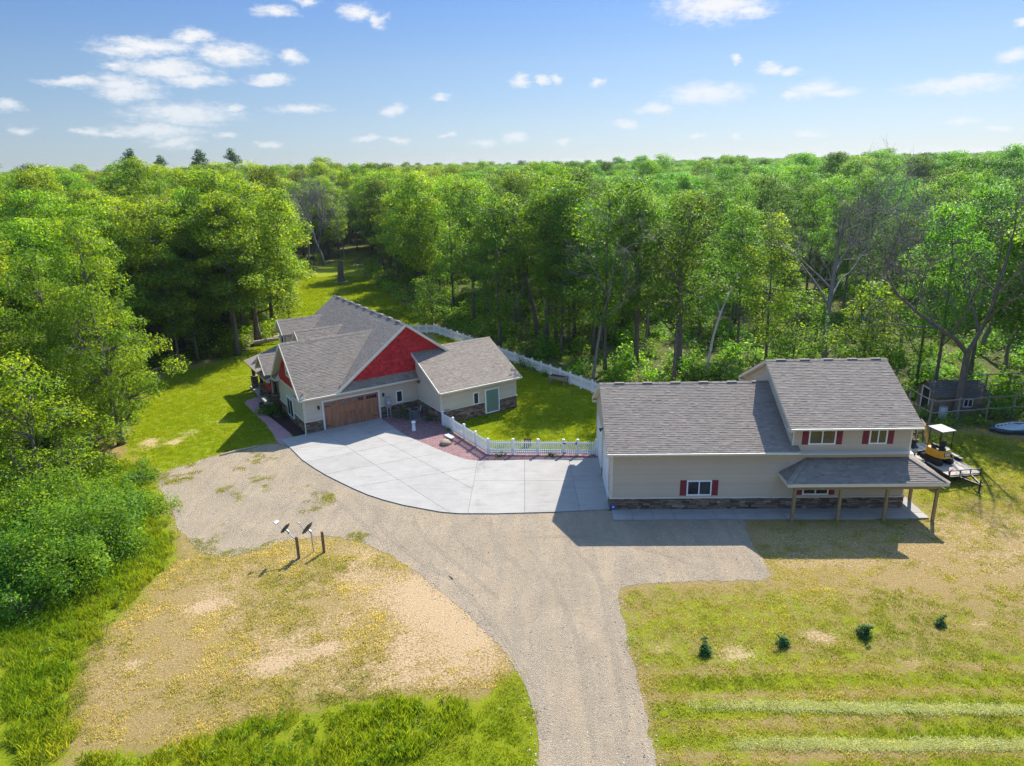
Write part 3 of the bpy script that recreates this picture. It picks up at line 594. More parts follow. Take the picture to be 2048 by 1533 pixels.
def window(root, B, u0, u1, v0, v1, panes=2, horiz=False, fr=0.075, shutters=0.0, glass='glass', curtain=False, trim='white_vinyl'):
    mb = MB(); d0, d1 = 0.0, 0.065
    B.box(mb, u0, u1, v0, v0+fr, d0, d1); B.box(mb, u0, u1, v1-fr, v1, d0, d1); B.box(mb, u0, u0+fr, v0+fr, v1-fr, d0, d1); B.box(mb, u1-fr, u1, v0+fr, v1-fr, d0, d1)
    w = mb.build('window', MATS[trim], root)
    iu0, iu1, iv0, iv1 = u0+fr, u1-fr, v0+fr, v1-fr
    for k in range(panes):
        a, b = iu0 + (iu1-iu0)*k/panes, iu0 + (iu1-iu0)*(k+1)/panes
        p = MB()
        if curtain: p.face([B(a, iv0, 0.05), B(b, iv0, 0.05), B(b, iv1, 0.05), B(a, iv1, 0.05)])
        else: B.box(p, a, b, iv0, iv1, 0.0, 0.042 + 0.006*(k % 2))
        p.build('pane', MATS[glass], w)
        if k: m = MB(); B.box(m, a-0.03, a+0.03, iv0, iv1, 0.0, 0.060); m.build('mullion', MATS[trim], w)
    if curtain:
        c = MB(); n = 26
        for k in range(n):
            a, b = iu0 + (iu1-iu0)*k/n, iu0 + (iu1-iu0)*(k+1)/n; da, db = 0.028 + 0.008*math.sin(k*1.9), 0.028 + 0.008*math.sin((k+1)*1.9)
            c.face([B(a, iv0, da), B(b, iv0, db), B(b, iv1, db), B(a, iv1, da)])
        c.build('curtain', MATS['curtain'], w, smooth=True)
    if shutters:
        for (a, b) in ((u0 - shutters - 0.01, u0 - 0.01), (u1 + 0.01, u1 + shutters + 0.01)):
            s = MB(); B.box(s, a, b, v0-0.01, v1+0.01, 0.0, 0.045)
            for (q0, q1) in ((v0+0.05, (v0+v1)/2-0.03), ((v0+v1)/2+0.03, v1-0.05)):
                nl = max(3, int((q1-q0)/0.055))
                for j in range(nl):
                    z = q0 + (q1-q0)*j/nl; s.face([B(a+.05, z, .064), B(b-.05, z, .064), B(b-.05, z+(q1-q0)/nl, .048), B(a+.05, z+(q1-q0)/nl, .048)])
            s.build('shutter', MATS['maroon'], w)
    return w
def wall_lamp(root, B, u, v):
    mb = MB(); B.box(mb, u-.05, u+.05, v-.12, v+.12, 0, .03); mb.bar(B(u, v+.1, .03), B(u, v+.12, .16), .03, .03)
    p = B(u, v, .16); mb.tube([p + Z3*.13, p + Z3*.09, p + Z3*.06, p - Z3*.12, p - Z3*.16], [.02, .10, .075, .065, .03], 8)
    return mb.build('wall_lamp', MATS['black_metal'], root)
def floodlight(root, B, u, v):
    mb = MB(); mb.tube([B(u, v, 0), B(u, v, .06)], .06, 10)
    for s in (-1, 1):
        a = B(u + .06*s, v, .06); b = B(u + .16*s, v - .10, .22); mb.tube([a, a*.5+b*.5, b], [.02, .035, .075], 8)
    return mb.build('floodlight', MATS['black_metal'], root)
def gutter(root, a, b, mat='trim', w=0.11, h=0.11, nrm=(0, -1, 0)):
    mb = MB(); n = Vector(nrm)*w/2; mb.bar(Vector(a) + n - Z3*h*0.45, Vector(b) + n - Z3*h*0.45, w, h); return bevel(mb.build('gutter', MATS[mat], root), 0.02, 2)

# ------------------------------------------------------------------ the garage building with the two-storey end
L1, L2, DR = 9.92, 16.41, 9.03; ZE1, ZR1, ZE2, ZR2, OH = 3.73, 6.26, 5.12, 7.60, 0.45
RB = empty('garage_building', (RX, RY_, 0), RPSI, 'long tan garage building with two-storey right end, grey roof, maroon shutters and porch', 'building')
def gable_body(x0, x1, ze, zr, d=DR, ov=OH, y0=0.0):
    e = ze - 0.02 + (zr - ze)*ov/(d/2 + ov) - 0.16
    return [(x0, y0+.005, 0.0), (x0, y0+d-.005, 0.0), (x0, y0+d-.005, e), (x0, y0+d/2, zr - 0.20), (x0, y0+.005, e)]
mb = MB(); mb.prism(gable_body(0.005, L1, ZE1, ZR1), (L1-.005, 0, 0)); w_lo = mb.build('wall', MATS['wall_core'], RB)
mb = MB(); mb.prism(gable_body(L1, L2, ZE2, ZR2), (L2-L1-.005, 0, 0)); w_hi = mb.build('wall', MATS['wall_core'], RB)
Bf = Basis((0, 0, 0), (1, 0, 0)); Bl = Basis((0, DR, 0), (0, -1, 0)); Bl2 = Basis((L1, DR, 0), (0, -1, 0)); Br = Basis((L2, 0, 0), (0, 1, 0)); Bb = Basis((L2, DR, 0), (-1, 0, 0))
ST = 0.76
def gpoly(d, ze, zr, z0): e = ze + (zr-ze)*OH/(d/2+OH) - 0.2; return [(0, z0), (d, z0), (d, e), (d/2, zr-0.2), (0, e)]
siding(w_lo, Bf, [(0, ST), (L1, ST), (L1, ZE1-0.0), (0, ZE1-0.0)], 'siding_tan'); siding(w_hi, Bf, [(L1, ST), (L2, ST), (L2, ZE2), (L1, ZE2)], 'siding_tan')
siding(w_lo, Bl, gpoly(DR, ZE1, ZR1, ST), 'siding_tan'); siding(w_hi, Bl2, gpoly(DR, ZE2, ZR2, ZE1 - 0.2), 'siding_tan'); siding(w_hi, Br, gpoly(DR, ZE2, ZR2, ST), 'siding_tan')
siding(w_lo, Bb, [(L2-L1, ST), (L2, ST), (L2, ZE1), (L2-L1, ZE1)], 'siding_tan'); siding(w_hi, Bb, [(0, ST), (L2-L1, ST), (L2-L1, ZE2), (0, ZE2)], 'siding_tan')
stonework(w_lo, Bf, -0.06, L1 - .003, ST); stonework(w_hi, Bf, L1, L2+0.06, ST); stonework(w_lo, Bl, 0, 0.7, ST); stonework(w_lo, Bl, 4.05, 4.75, ST); stonework(w_lo, Bl, 8.1, DR, ST); stonework(w_hi, Br, 0, DR, ST)
for (B, u, z0, z1) in ((Bf, 0.0, ST+.06, ZE1-.05), (Bf, L2-.09, ST+.06, ZE2-.05), (Bf, L1, ZE1-.1, ZE2-.05)):
    m = MB(); B.box(m, u, u+.09, z0, z1, 0, .046); m.build('corner_board', MATS['trim'], RB)
m = MB(); Bl.box(m, DR-.09, DR+.03, ST+.06, ZE1-.05, 0, .047); m.build('corner_board', MATS['trim'], RB)
def slopes(root, x0, x1, d, ze, zr, ov, mat, y0=0.0, caps=True, back=True):
    r, run = zr - ze, d/2 + ov; L = math.hypot(r, run)
    roof_plane(root, Basis((x0, y0-ov, ze), (1, 0, 0), (0, run, r)), [(0, 0), (x1-x0, 0), (x1-x0, L), (0, L)], mat)
    if back: roof_plane(root, Basis((x1, y0+d+ov, ze), (-1, 0, 0), (0, -run, r)), [(0, 0), (x1-x0, 0), (x1-x0, L), (0, L)], mat)
    if caps: ridge_caps(root, (x0, y0+d/2, zr+.01), (x1, y0+d/2, zr+.01), mat)
slopes(RB, -0.32, L1 - 0.004, DR, ZE1, ZR1, OH, 'shingle'); slopes(RB, L1-0.32, L2+0.32, DR, ZE2, ZR2, OH, 'shingle')
# little eave return past the tall wall
roof_plane(RB, Basis((L1+.0, -OH, ZE1), (1, 0, 0), (0, .45, .229)), [(0, 0), (0.36, 0), (0.36, 0.45), (0, 0.45)])
gutter(RB, (-0.32, -OH-.004, ZE1-.03), (L1+.36, -OH-.004, ZE1-.03)); gutter(RB, (L1-.32, -OH-.004, ZE2-.03), (L2+.32, -OH-.004, ZE2-.03))
for (xa, ze) in ((-0.32, ZE1), (L1-.32, ZE2)):
    m = MB(); m.box(xa+.002, xa+.31, -OH+.02, .0, ze-.26, ze-.16); m.build('soffit', MATS['trim'], RB); m = MB(); m.box(xa+.002, xa+.31, DR+.0, DR+OH-.02, ze-.26, ze-.12); m.build('soffit', MATS['trim'], RB)
m = MB(); m.box(0, L2, -OH+.03, 0.0, ZE1-.20, ZE1-.17); m.build('soffit', MATS['trim'], RB)
for x in (0.9, 2.6, 4.3, 6.0, 7.7, 9.2):
    m = MB(); m.box(x-.3, x+.3, DR/2-.12, DR/2+.12, ZR1+.0, ZR1+.03); bevel(m.build('ridge_vent', MATS['shingle'], RB), .03, 1)
for x in (L1+.6, L1+2.0, L1+3.4, L1+4.8, L1+6.2):
    m = MB(); m.box(x-.3, x+.3, DR/2-.12, DR/2+.12, ZR2+.0, ZR2+.03); bevel(m.build('ridge_vent', MATS['shingle'], RB), .03, 1)
window(RB, Bf, 4.27, 5.67, 0.93, 1.86, 2, shutters=0.36); window(RB, Bf, 10.80, 12.28, 3.99, 4.86, 2, shutters=0.34); window(RB, Bf, 14.08, 15.06, 3.99, 4.86, 2, shutters=0.34); window(RB, Bf, 10.78, 12.23, 0.93, 1.86, 2, shutters=0.34)
# overhead doors in the left end
for (a, b) in ((0.78, 3.98), (4.85, 8.05)):
    m = MB(); Bl.box(m, a-.12, a, 0.06, 3.02, 0, .06); Bl.box(m, b, b+.12, 0.06, 3.02, 0, .06); Bl.box(m, a, b, 2.9, 3.02, 0, .06); dr = m.build('garage_door', MATS['trim'], RB)
    for i in range(5):
        for j in range(4):
            p = MB(); u0, u1, v0, v1 = a+(b-a)*j/4, a+(b-a)*(j+1)/4, .06+2.84*i/5, .06+2.84*(i+1)/5
            Bl.box(p, u0+.004, u1-.004, v0+.006, v1-.006, 0, .034); Bl.box(p, u0+.1, u1-.1, v0+.1, v1-.1, .034, .042); p.build('door_panel', MATS['white_paint'], dr)
floodlight(RB, Bl, 4.4, 3.25)
# porch
PZ, PT, PD = 2.33, 3.19, 1.60
PX0, PX1 = 9.36, 17.9
hs = math.hypot(PT-PZ, PD)
roof_plane(RB, Basis((PX0, -PD, PZ), (1, 0, 0), (0, PD, PT-PZ)), [(0, 0), (PX1-PX0, 0), (PX1-PX0-1.5, hs), (1.5, hs)])
hl = math.hypot(PT-PZ, 1.5)
roof_plane(RB, Basis((PX0, -0.0, PZ), (0, -1, 0), (1.5, 0, PT-PZ)), [(0.02, 0), (PD, 0), (0.02, hl*0.99)])
roof_plane(RB, Basis((PX1, -PD, PZ), (0, 1, 0), (-1.5, 0, PT-PZ)), [(0, 0), (PD+4.6, 0), (PD+4.6, hl), (PD, hl)])
for (a, b) in (((PX0, -PD, PZ), (PX0+1.5, 0, PT)), ((PX1, -PD, PZ), (PX1-1.5, 0, PT))): ridge_caps(RB, a, b, w=.15, drop=.02)
m = MB(); m.box(PX0+.1, PX1-.1, -PD+.06, -.02, PZ-.22, PZ-.17); m.build('soffit', MATS['trim'], RB)
m = MB(); m.bar((PX0, -PD+.02, PZ-.10), (PX1, -PD+.02, PZ-.10), .04, .17); m.build('fascia', MATS['trim'], RB)
m = MB(); m.bar((PX0-.02, -PD, PZ-.10), (PX0-.02, -.05, PZ-.10), .04, .17); m.build('fascia', MATS['trim'], RB)
m = MB(); m.bar((9.8, -1.38, PZ-.32), (17.5, -1.38, PZ-.32), .12, .20); m.build('porch_beam', MATS['post_wood'], RB)
for (x, y) in ((9.82, -1.38), (12.29, -1.38), (14.79, -1.38), (17.42, -1.42), (17.42, 1.0), (17.42, 4.0)):
    m = MB(); m.box(x-.075, x+.075, y-.075, y+.075, 0.0, PZ-.42); bevel(m.build('porch_post', MATS['post_wood'], RB), .012, 1)
m = MB(); Bf.box(m, 0.02, .26, .12, .42, .08, .12); s = m.build('wall_sign', MATS['blue'], RB)
m = MB(); Bf.box(m, .10, .18, .22, .32, .12, .126); m.build('sign_emblem', MATS['letter_white'], s)

# ------------------------------------------------------------------ the house
HB = empty('house', (HX, HY, 0), HPHI, 'long house with red gables, grey shingle roofs, wood-look garage door and side wing', 'house')
A0, RBX, HZE, HZR, HL = 2.42, 8.48, 2.91, 7.43, 16.2; MS = (HZR-HZE)/(RBX-A0)
# cores
m = MB(); m.prism([(0.005, .005, 0), (0.005, 6.895, 0), (0.005, 6.895, 2.75), (0.005, 3.45, 6.15), (0.005, .005, 2.75)], (8, 0, 0)); w_g = m.build('wall', MATS['wall_core'], HB)
m = MB(); xr = 2*RBX - A0
m.prism([(A0+.35, .004, 0), (A0+.35, .004, 2.95), (RBX, .004, HZR-.2), (xr-.35, .004, 2.95), (xr-.35, .004, 0)], (0, 15.9, 0)); w_m = m.build('wall', MATS['wall_core'], HB)
m = MB(); m.prism([(9.266, -4.235, 0), (9.266, 4.8, 0), (9.266, 4.8, 2.7), (9.266, .31, 4.85), (9.266, -4.235, 2.75)], (6.885, 0, 0)); w_w = m.build('wall', MATS['wall_core'], HB)
Hf = Basis((0, 0, 0), (1, 0, 0)); Hl = Basis((0, 6.9, 0), (0, -1, 0)); Wf = Basis((9.26, -4.24, 0), (1, 0, 0)); Wl = Basis((9.26, 0, 0), (0, -1, 0)); He = Basis((A0+.34, 15.9, 0), (0, -1, 0))
Wr = Basis((16.155, -4.24, 0), (0, 1, 0)); Mb = Basis((xr-.35, 15.91, 0), (-1, 0, 0)); Mr = Basis((xr-.34, 4.8, 0), (0, 1, 0))
S2 = 0.93
siding(w_g, Hf, [(0, S2), (1.40, S2), (1.40, 2.85), (0, 2.85)], 'siding_cream'); siding(w_g, Hf, [(1.40, 2.33), (5.95, 2.33), (5.95, 2.85), (1.40, 2.85)], 'siding_cream'); siding(w_g, Hf, [(5.95, S2), (9.26, S2), (9.26, 2.85), (5.95, 2.85)], 'siding_cream')
siding(w_g, Hl, [(0, S2), (6.9, S2), (6.9, 2.78), (0, 2.78)], 'siding_cream'); siding(w_w, Wf, [(0, 1.05), (6.9, 1.05), (6.9, 2.72), (0, 2.72)], 'siding_cream')
siding(w_w, Wl, [(0, 1.05), (4.24, 1.05), (4.24, 2.74), (0, 4.70)], 'siding_cream'); siding(w_m, He, [(0, S2), (9.0, S2), (9.0, 3.6), (0, 3.6)], 'siding_cream')
siding(w_w, Wr, [(0, 1.05), (9.1, 1.05), (9.1, 2.72), (4.55, 4.85), (0, 2.72)], 'siding_cream'); siding(w_m, Mb, [(0, .4), (11.4, .4), (11.4, 2.9), (5.7, 7.1), (0, 2.9)], 'siding_cream'); siding(w_m, Mr, [(0, .4), (11.1, .4), (11.1, 2.9), (0, 2.9)], 'siding_cream')
stonework(w_g, Hf, -.06, 1.28, S2); stonework(w_g, Hf, 6.05, 9.26, S2); stonework(w_g, Hl, 0, 6.9, S2); stonework(w_w, Wf, -.06, 6.95, 1.05); stonework(w_w, Wl, 0, 4.24, 1.05); stonework(w_m, He, 0, 9.0, S2)
# red shake gables
def shakes(root, B, poly): mb = MB(); shingle_rows(mb, B, poly, 0.18, 0.24, 0.036); o = mb.build('red_shakes', MATS['red_shake'], root); o['kind'] = 'stuff'; return o
shakes(w_m, Basis((0, -.01, 0), (1, 0, 0)), [(A0+.8, 3.4), (xr-.8, 3.4), (RBX, HZR-.19)])
shakes(w_g, Hl, [(0.2, 2.9), (6.7, 2.9), (3.45, 6.16)])
m = MB(); Hl.box(m, 0, 6.9, 2.78, 2.92, 0, .05); m.build('band_board', MATS['trim'], HB)
# main roof
run, rise = RBX-A0, HZR-HZE; L = math.hypot(run, rise)
roof_plane(HB, Basis((A0, HL, HZE), (0, -1, 0), (run, 0, rise)), [(0, 0), (HL+.45, 0), (HL+.45, L), (0, L)], 'shingle_left')
roof_plane(HB, Basis((xr, -.45, HZE), (0, 1, 0), (-run, 0, rise)), [(0, 0), (HL+.45, 0), (HL+.45, L), (0, L)], 'shingle_left')
ridge_caps(HB, (RBX, -.45, HZR+.01), (RBX, HL, HZR+.01), 'shingle_left', .16, .16*MS)
for k in range(9):
    m = MB(); y = 0.9 + 1.75*k; m.box(RBX-.12, RBX+.12, y-.35, y+.35, HZR, HZR+.022); bevel(m.build('ridge_vent', MATS['shingle_left'], HB), .03, 1)
# garage cross gable
CR, XV = 6.45, 2.42 + (6.45-2.91)/MS
rr, rn = CR-HZE, 3.9; LL = math.hypot(rr, rn)
roof_plane(HB, Basis((-.45, -.45, HZE), (1, 0, 0), (0, rn, rr)), [(0, 0), (A0+.45+.25, 0), (XV+.45, LL), (0, LL)], 'shingle_left')
roof_plane(HB, Basis((XV, 7.35, HZE), (-1, 0, 0), (0, -rn, rr)), [(XV-A0, 0), (XV+.45, 0), (XV+.45, LL), (0, LL)], 'shingle_left')
ridge_caps(HB, (-.45, 3.45, CR+.01), (XV, 3.45, CR+.01), 'shingle_left', .16, .145)
gutter(HB, (-.45, -.455, HZE-.03), (9.2, -.455, HZE-.03))
m = MB(); m.box(-.40, 9.2, -.43, -.02, HZE-.22, HZE-.18); m.build('soffit', MATS['trim'], HB)
# rake boards: pale wide boards on the side gable and slim ones on the main gable
for s in (-1, 1):
    m = MB(); a = Vector((-.47, 3.45 + s*3.9, HZE-.10)); b = Vector((-.47, 3.45, CR-.10)); m.bar(a, b, .05, .24); m.build('rake_board', MATS['trim'], HB)
    m = MB(); a = Vector((-.24, 3.45 + s*3.85, HZE-.17)); b = Vector((-.24, 3.45, CR-.17)); m.bar(a, b, .42, .03); m.build('soffit', MATS['trim'], HB)
    m = MB(); a = Vector((RBX + s*run, -.47, HZE-.08)); b = Vector((RBX, -.47, HZR-.08)); m.bar(a, b, .05, .19); m.build('rake_board', MATS['trim'], HB)
# pent roof under the main gable, eave returns
ph = math.hypot(.57, .52)
roof_plane(HB, Basis((A0+.3, -.45, HZE+.005), (1, 0, 0), (0, .45, .57)), [(0, 0), (6.5, 0), (6.5, .72), (.25, .72)], 'shingle_left', thick=.1)
for (y0_, y1_) in ((-.45, .75), (6.15, 7.35)):
    m = MB(); zt = HZE + .42; p = [(-.5, y0_, HZE), (-.5, y1_, HZE), (.0, y1_ - (.35 if y0_ < 0 else 0), zt), (.0, y0_ + (0 if y0_ < 0 else .35), zt), (-.5, y0_, HZE-.16), (-.5, y1_, HZE-.16), (0, y1_, HZE-.16), (0, y0_, HZE-.16)]
    for f in ((0, 3, 2, 1), (4, 5, 6, 7), (0, 1, 5, 4), (1, 2, 6, 5), (3, 0, 4, 7), (2, 3, 7, 6)): m.face([p[i] for i in f], mi=1 if f[0] != 0 or f[1] == 1 else 0)
    er = m.build('eave_return', [MATS['shingle_left'], MATS['trim']], HB)
    sh = MB(); ln = y1_ - y0_; shingle_rows(sh, Basis((-.5, y1_, HZE), (0, -1, 0), (.5, 0, .42)), [(0, 0), (ln, 0), (ln - .0, .64), (.35, .64)] if y0_ < 0 else [(0, 0), (ln, 0), (ln-.35, .64), (0, .64)]); s_ = sh.build('shingles', MATS['shingle_left'], er); s_['kind'] = 'stuff'
# dormers and the entry gable on the left slope
def cross_gable(yc, zr, hw, sl, x0, wallx, name, wall='siding_cream', xin=None):
    ze = zr - sl*hw; X = lambda z: A0 + (z-HZE)/MS if xin is None else xin
    xe, xr_ = X(ze), X(zr); h = hw*math.hypot(1, sl); ov = .3
    d = MB(); d.prism([(wallx, yc-hw+ov, ze-1.7), (wallx, yc+hw-ov, ze-1.7), (wallx, yc+hw-ov, ze+ov*sl-.16), (wallx, yc, zr-.17), (wallx, yc-hw+ov, ze+ov*sl-.16)], (2.6, 0, 0)); b = d.build(name, MATS['wall_core'], HB)
    siding(b, Basis((wallx, yc+hw-ov, 0), (0, -1, 0)), [(0, ze-1.7), (2*(hw-ov), ze-1.7), (2*(hw-ov), ze+ov*sl-.18), (hw-ov, zr-.2), (0, ze+ov*sl-.18)], wall)
    siding(b, Basis((wallx, yc-hw+ov, 0), (1, 0, 0)), [(0, ze-1.7), (2.4, ze-1.7), (2.4, ze-.02), (0, ze-.02)], 'siding_tan')
    roof_plane(b, Basis((x0, yc-hw, ze), (1, 0, 0), (0, hw, zr-ze)), [(0, 0), (xe-x0, 0), (xr_-x0, h), (0, h)], 'shingle_left', .12)
    roof_plane(b, Basis((xr_, yc+hw, ze), (-1, 0, 0), (0, -hw, zr-ze)), [(xr_-xe, 0), (xr_-x0, 0), (xr_-x0, h), (0, h)], 'shingle_left', .12)
    ridge_caps(b, (x0, yc, zr+.01), (xr_, yc, zr+.01), 'shingle_left', .14, .14*sl)
    for s in (-1, 1): m = MB(); m.bar((x0-.02, yc+s*hw, ze-.08), (x0-.02, yc, zr-.08), .05, .18); m.build('rake_board', MATS['trim'], b)
    return b
cross_gable(8.96, 6.02, 1.75, .9, 2.30, 2.62, 'dormer'); dm = cross_gable(14.44, 6.02, 1.28, .9, 2.30, 2.62, 'dormer')
window(dm, Basis((2.62, 14.44, 0), (0, -1, 0)), -.4, .4, 3.75, 4.95, 1)
# porch roof and columns
roof_plane(HB, Basis((-.95, 15.0, 2.62), (0, -1, 0), (3.4, 0, 1.02)), [(0, 0), (7.6, 0), (7.6, 3.5), (0, 3.5)], 'shingle_left', .14)
cross_gable(8.85, 4.46, 1.55, .9, -.95, -.45, 'entry_gable', 'red_shake', xin=2.6)
m = MB(); m.box(-.80, -.55, 7.5, 14.95, 2.30, 2.50); m.build('porch_beam', MATS['trim'], HB)
for (x, y) in ((-.35, 14.45), (-.35, 11.6), (-.2, 9.5), (-.2, 7.55)):
    m = MB(); m.box(x-.13, x+.13, y-.13, y+.13, 1.2, 2.45); c = bevel(m.build('column', MATS['brown_post'], HB), .02, 1)
    s = MB()
    for i, B in enumerate((Basis((x-.22, y-.22, 0), (1, 0, 0)), Basis((x+.22, y-.22, 0), (0, 1, 0)), Basis((x+.22, y+.22, 0), (-1, 0, 0)), Basis((x-.22, y+.22, 0), (0, -1, 0)))): stone_rows(s, B, 0, .44, 1.15, v0=.08)
    s.box(x-.2, x+.2, y-.2, y+.2, .0, 1.16); s.box(x-.29, x+.29, y-.29, y+.29, 1.15, 1.23, .8); st = s.build('column_base', MATS['stone'], c); st['kind'] = 'stuff'
m = MB(); He.box(m, 4.2, 5.25, .1, 2.25, 0, .06); m.build('door', MATS['door_wood'], HB)
window(HB, He, 1.0, 2.6, .9, 2.2, 2)
# wing
wr, wn_ = 5.08-2.75, 5.0; wl = math.hypot(wr, wn_)
roof_plane(HB, Basis((8.96, -4.69, 2.75), (1, 0, 0), (0, wn_, wr)), [(0, 0), (7.5, 0), (7.5, wl), (0, wl)], 'shingle_left')
roof_plane(HB, Basis((16.46, 5.31, 2.75), (-1, 0, 0), (0, -wn_, wr)), [(0, 0), (7.5, 0), (7.5, wl), (0, wl)], 'shingle_left')
ridge_caps(HB, (8.96, .31, 5.09), (16.46, .31, 5.09), 'shingle_left')
gutter(HB, (8.96, -4.695, 2.72), (16.46, -4.695, 2.72))
m = MB(); m.bar((8.94, -4.69, 2.67), (8.94, .31, 5.00), .05, .19); m.build('rake_board', MATS['trim'], HB)
m = MB(); m.box(9.0, 16.4, -4.66, -4.27, 2.52, 2.56); m.build('soffit', MATS['trim'], HB)
for (B, u, z0, z1) in ((Hf, 0.0, S2+.06, 2.8), (Wf, 0.0, 1.11, 2.66), (Wf, 6.81, 1.11, 2.66), (Wl, 4.15, 1.11, 2.7), (Hl, 6.81, S2+.06, 2.78)):
    m = MB(); B.box(m, u, u+.09, z0, z1, 0, .046); m.build('corner_board', MATS['trim'], HB)
m = MB(); m.tube([(-.09, -.12, 2.75), (-.10, -.14, 1.2), (-.10, -.14, .25), (-.16, -.22, .12), (-.22, -.42, .10)], .04, 8); m.build('downspout', MATS['trim'], HB)
window(HB, Hf, 7.38, 7.95, 1.03, 2.02, 1); window(HB, Wf, 2.84, 3.36, 1.06, 2.06, 1); Wf2 = Basis((9.26, -4.33, 0), (1, 0, 0)); m = MB(); Wf2.box(m, 3.86, 5.22, .10, 2.16, -.09, .004); m.build('window_casing', MATS['trim'], HB); window(HB, Wf2, 3.88, 5.2, .12, 2.14, 1, fr=.09, glass='clear_glass', curtain=True)
Hl2 = Basis((-.09, 6.9, 0), (0, -1, 0)); m = MB(); Hl2.box(m, 2.53, 4.22, .40, 2.0, -.09, .004); m.build('window_casing', MATS['trim'], HB); window(HB, Hl2, 2.55, 4.2, .42, 1.98, 2, fr=.08); window(HB, Basis((-.03, 6.9, 0), (0, -1, 0)), 3.02, 3.95, 3.75, 4.98, 1)
m = MB(); Hl.box(m, 3.0, 3.97, 3.72, 5.0, -.03, .03); m.build('window_casing', MATS['trim'], HB)
wall_lamp(HB, Hf, 1.05, 1.95); wall_lamp(HB, Hf, 6.28, 1.95); floodlight(HB, Wl, .75, 2.72)
m = MB(); Wf.box(m, .3, .65, 1.0, 1.16, .02, .12); m.build('meter_box', MATS['grey_metal'], HB)
# wood-look carriage door
m = MB(); Hf.box(m, 1.34, 1.46, 0, 2.38, 0, .05); Hf.box(m, 5.88, 6.0, 0, 2.38, 0, .05); Hf.box(m, 1.46, 5.88, 2.26, 2.38, 0, .05); gd = m.build('garage_door', MATS['white_paint'], HB)
for j in range(4):
    for i in range(4):
        u0, u1, v0, v1 = 1.47+4.4*j/4, 1.47+4.4*(j+1)/4, .02+2.24*i/4, .02+2.24*(i+1)/4
        p = MB(); r = random.uniform(.3, .7)
        Hf.box(p, u0+.004, u1-.004, v0+.006, v1-.006, -.02, .006, r)
        if i == 3:
            Hf.box(p, u0+.004, u1-.004, v0+.006, v0+.12, .006, .022, r+.1); Hf.box(p, u0+.004, u1-.004, v1-.12, v1-.006, .006, .022, r+.1); Hf.box(p, u0+.004, u0+.10, v0+.12, v1-.12, .006, .022, r+.1); Hf.box(p, u1-.10, u1-.004, v0+.12, v1-.12, .006, .022, r+.1)
            o = p.build('door_panel', MATS['door_wood'], gd)
            g = MB(); 
            for k in range(4): Hf.box(g, u0+.115+(u1-u0-.22)*k/4, u0+.09+(u1-u0-.22)*(k+1)/4, v0+.14, v1-.14, .006, .014)
            g.build('door_pane', MATS['glass'], gd)
        else:
            n = 7
            for k in range(n): Hf.box(p, u0+.09+(u1-u0-.18)*k/n+.004, u0+.09+(u1-u0-.18)*(k+1)/n-.004, v0+.03, v1-.03, .006, .014, random.uniform(.15, .85))
            Hf.box(p, u0+.004, u0+.085, v0+.006, v1-.006, .006, .022, r+.1); Hf.box(p, u1-.085, u1-.004, v0+.006, v1-.006, .006, .022, r+.1)
            p.build('door_panel', MATS['door_wood'], gd)
for (u, v, s) in ((1.5, .3, 1), (1.5, 1.85, 1), (5.85, .3, -1), (5.85, 1.85, -1)): m = MB(); Hf.box(m, min(u, u+.42*s), max(u, u+.42*s), v, v+.05, .022, .034); m.build('strap_hinge', MATS['black_metal'], gd)
for s in (-1, 1): m = MB(); Hf.box(m, 3.67+s*.10-.015, 3.67+s*.10+.015, .95, 1.2, .02, .05); m.build('handle', MATS['black_metal'], gd)
# ------------------------------------------------------------------ picket fences
def _m(f, mat): mb = MB(); f(mb); return mb.mesh('part', MATS[mat])
PICK = MB(); PICK.prism([(-.038, -.012, .10), (.038, -.012, .10), (.038, -.012, 1.02), (0, -.012, 1.07), (-.038, -.012, 1.02)], (0, .024, 0)); PICK = PICK.mesh('picket', MATS['white_vinyl'])
POST = MB(); POST.box(-.065, .065, -.065, .065, -.02, 1.14); POST.prism([(-.085, -.085, 1.14), (.085, -.085, 1.14), (.085, .085, 1.14), (-.085, .085, 1.14)], (0, 0, .03)); POST.prism([(-.06, -.06, 1.17), (.06, -.06, 1.17), (.06, .06, 1.17), (-.06, .06, 1.17)], (0, 0, .035)); POST = POST.mesh('post', MATS['white_vinyl'])
def fence(name, runs, label, gate=None, group=None):
    A = runs[0][0]; root = empty(name, (A[0], A[1], 0), 0, label, 'fence', group); done = set()
    for (a, b, nsec) in runs:
        a, b = Vector((*a, 0)), Vector((*b, 0)); L = (b - a).length; t = (b - a)/L; rz = math.atan2(t.y, t.x)
        for k in range(nsec + 1):
            p = a + t*L*k/nsec - Vector((A[0], A[1], 0)); key = (round(p.x, 1), round(p.y, 1))
            if key in done: continue
            done.add(key); link('post', POST, root, p, (0, 0, rz))
        for k in range(nsec):
            p, q = a + t*(L*k/nsec + .065), a + t*(L*(k+1)/nsec - .065); o = Vector((A[0], A[1], 0)); is_gate = gate is not None and gate == (runs.index((tuple(a.xy), tuple(b.xy), nsec)) if False else None)
            for z, hh in ((.20, .09), (.36, .10), (.90, .08)):
                mb = MB(); mb.bar(p - o + Z3*z, q - o + Z3*z, .035, hh); mb.build('rail', MATS['white_vinyl'], root)
            n = max(2, int(round((q - p).length/.145)))
            for j in range(n): link('picket', PICK, root, p - o + (q - p)*(j + .5)/n + Vector((t.y, -t.x, 0))*.031, (0, 0, rz))
    return root
FA0, FA1, FA2 = HW(9.26, -4.42), G(977, 909.5), RW(-.08, 7.9)
g0, g1 = [tuple(np.array(FA1) + (np.array(FA2) - np.array(FA1))*f) for f in (.695, .825)]
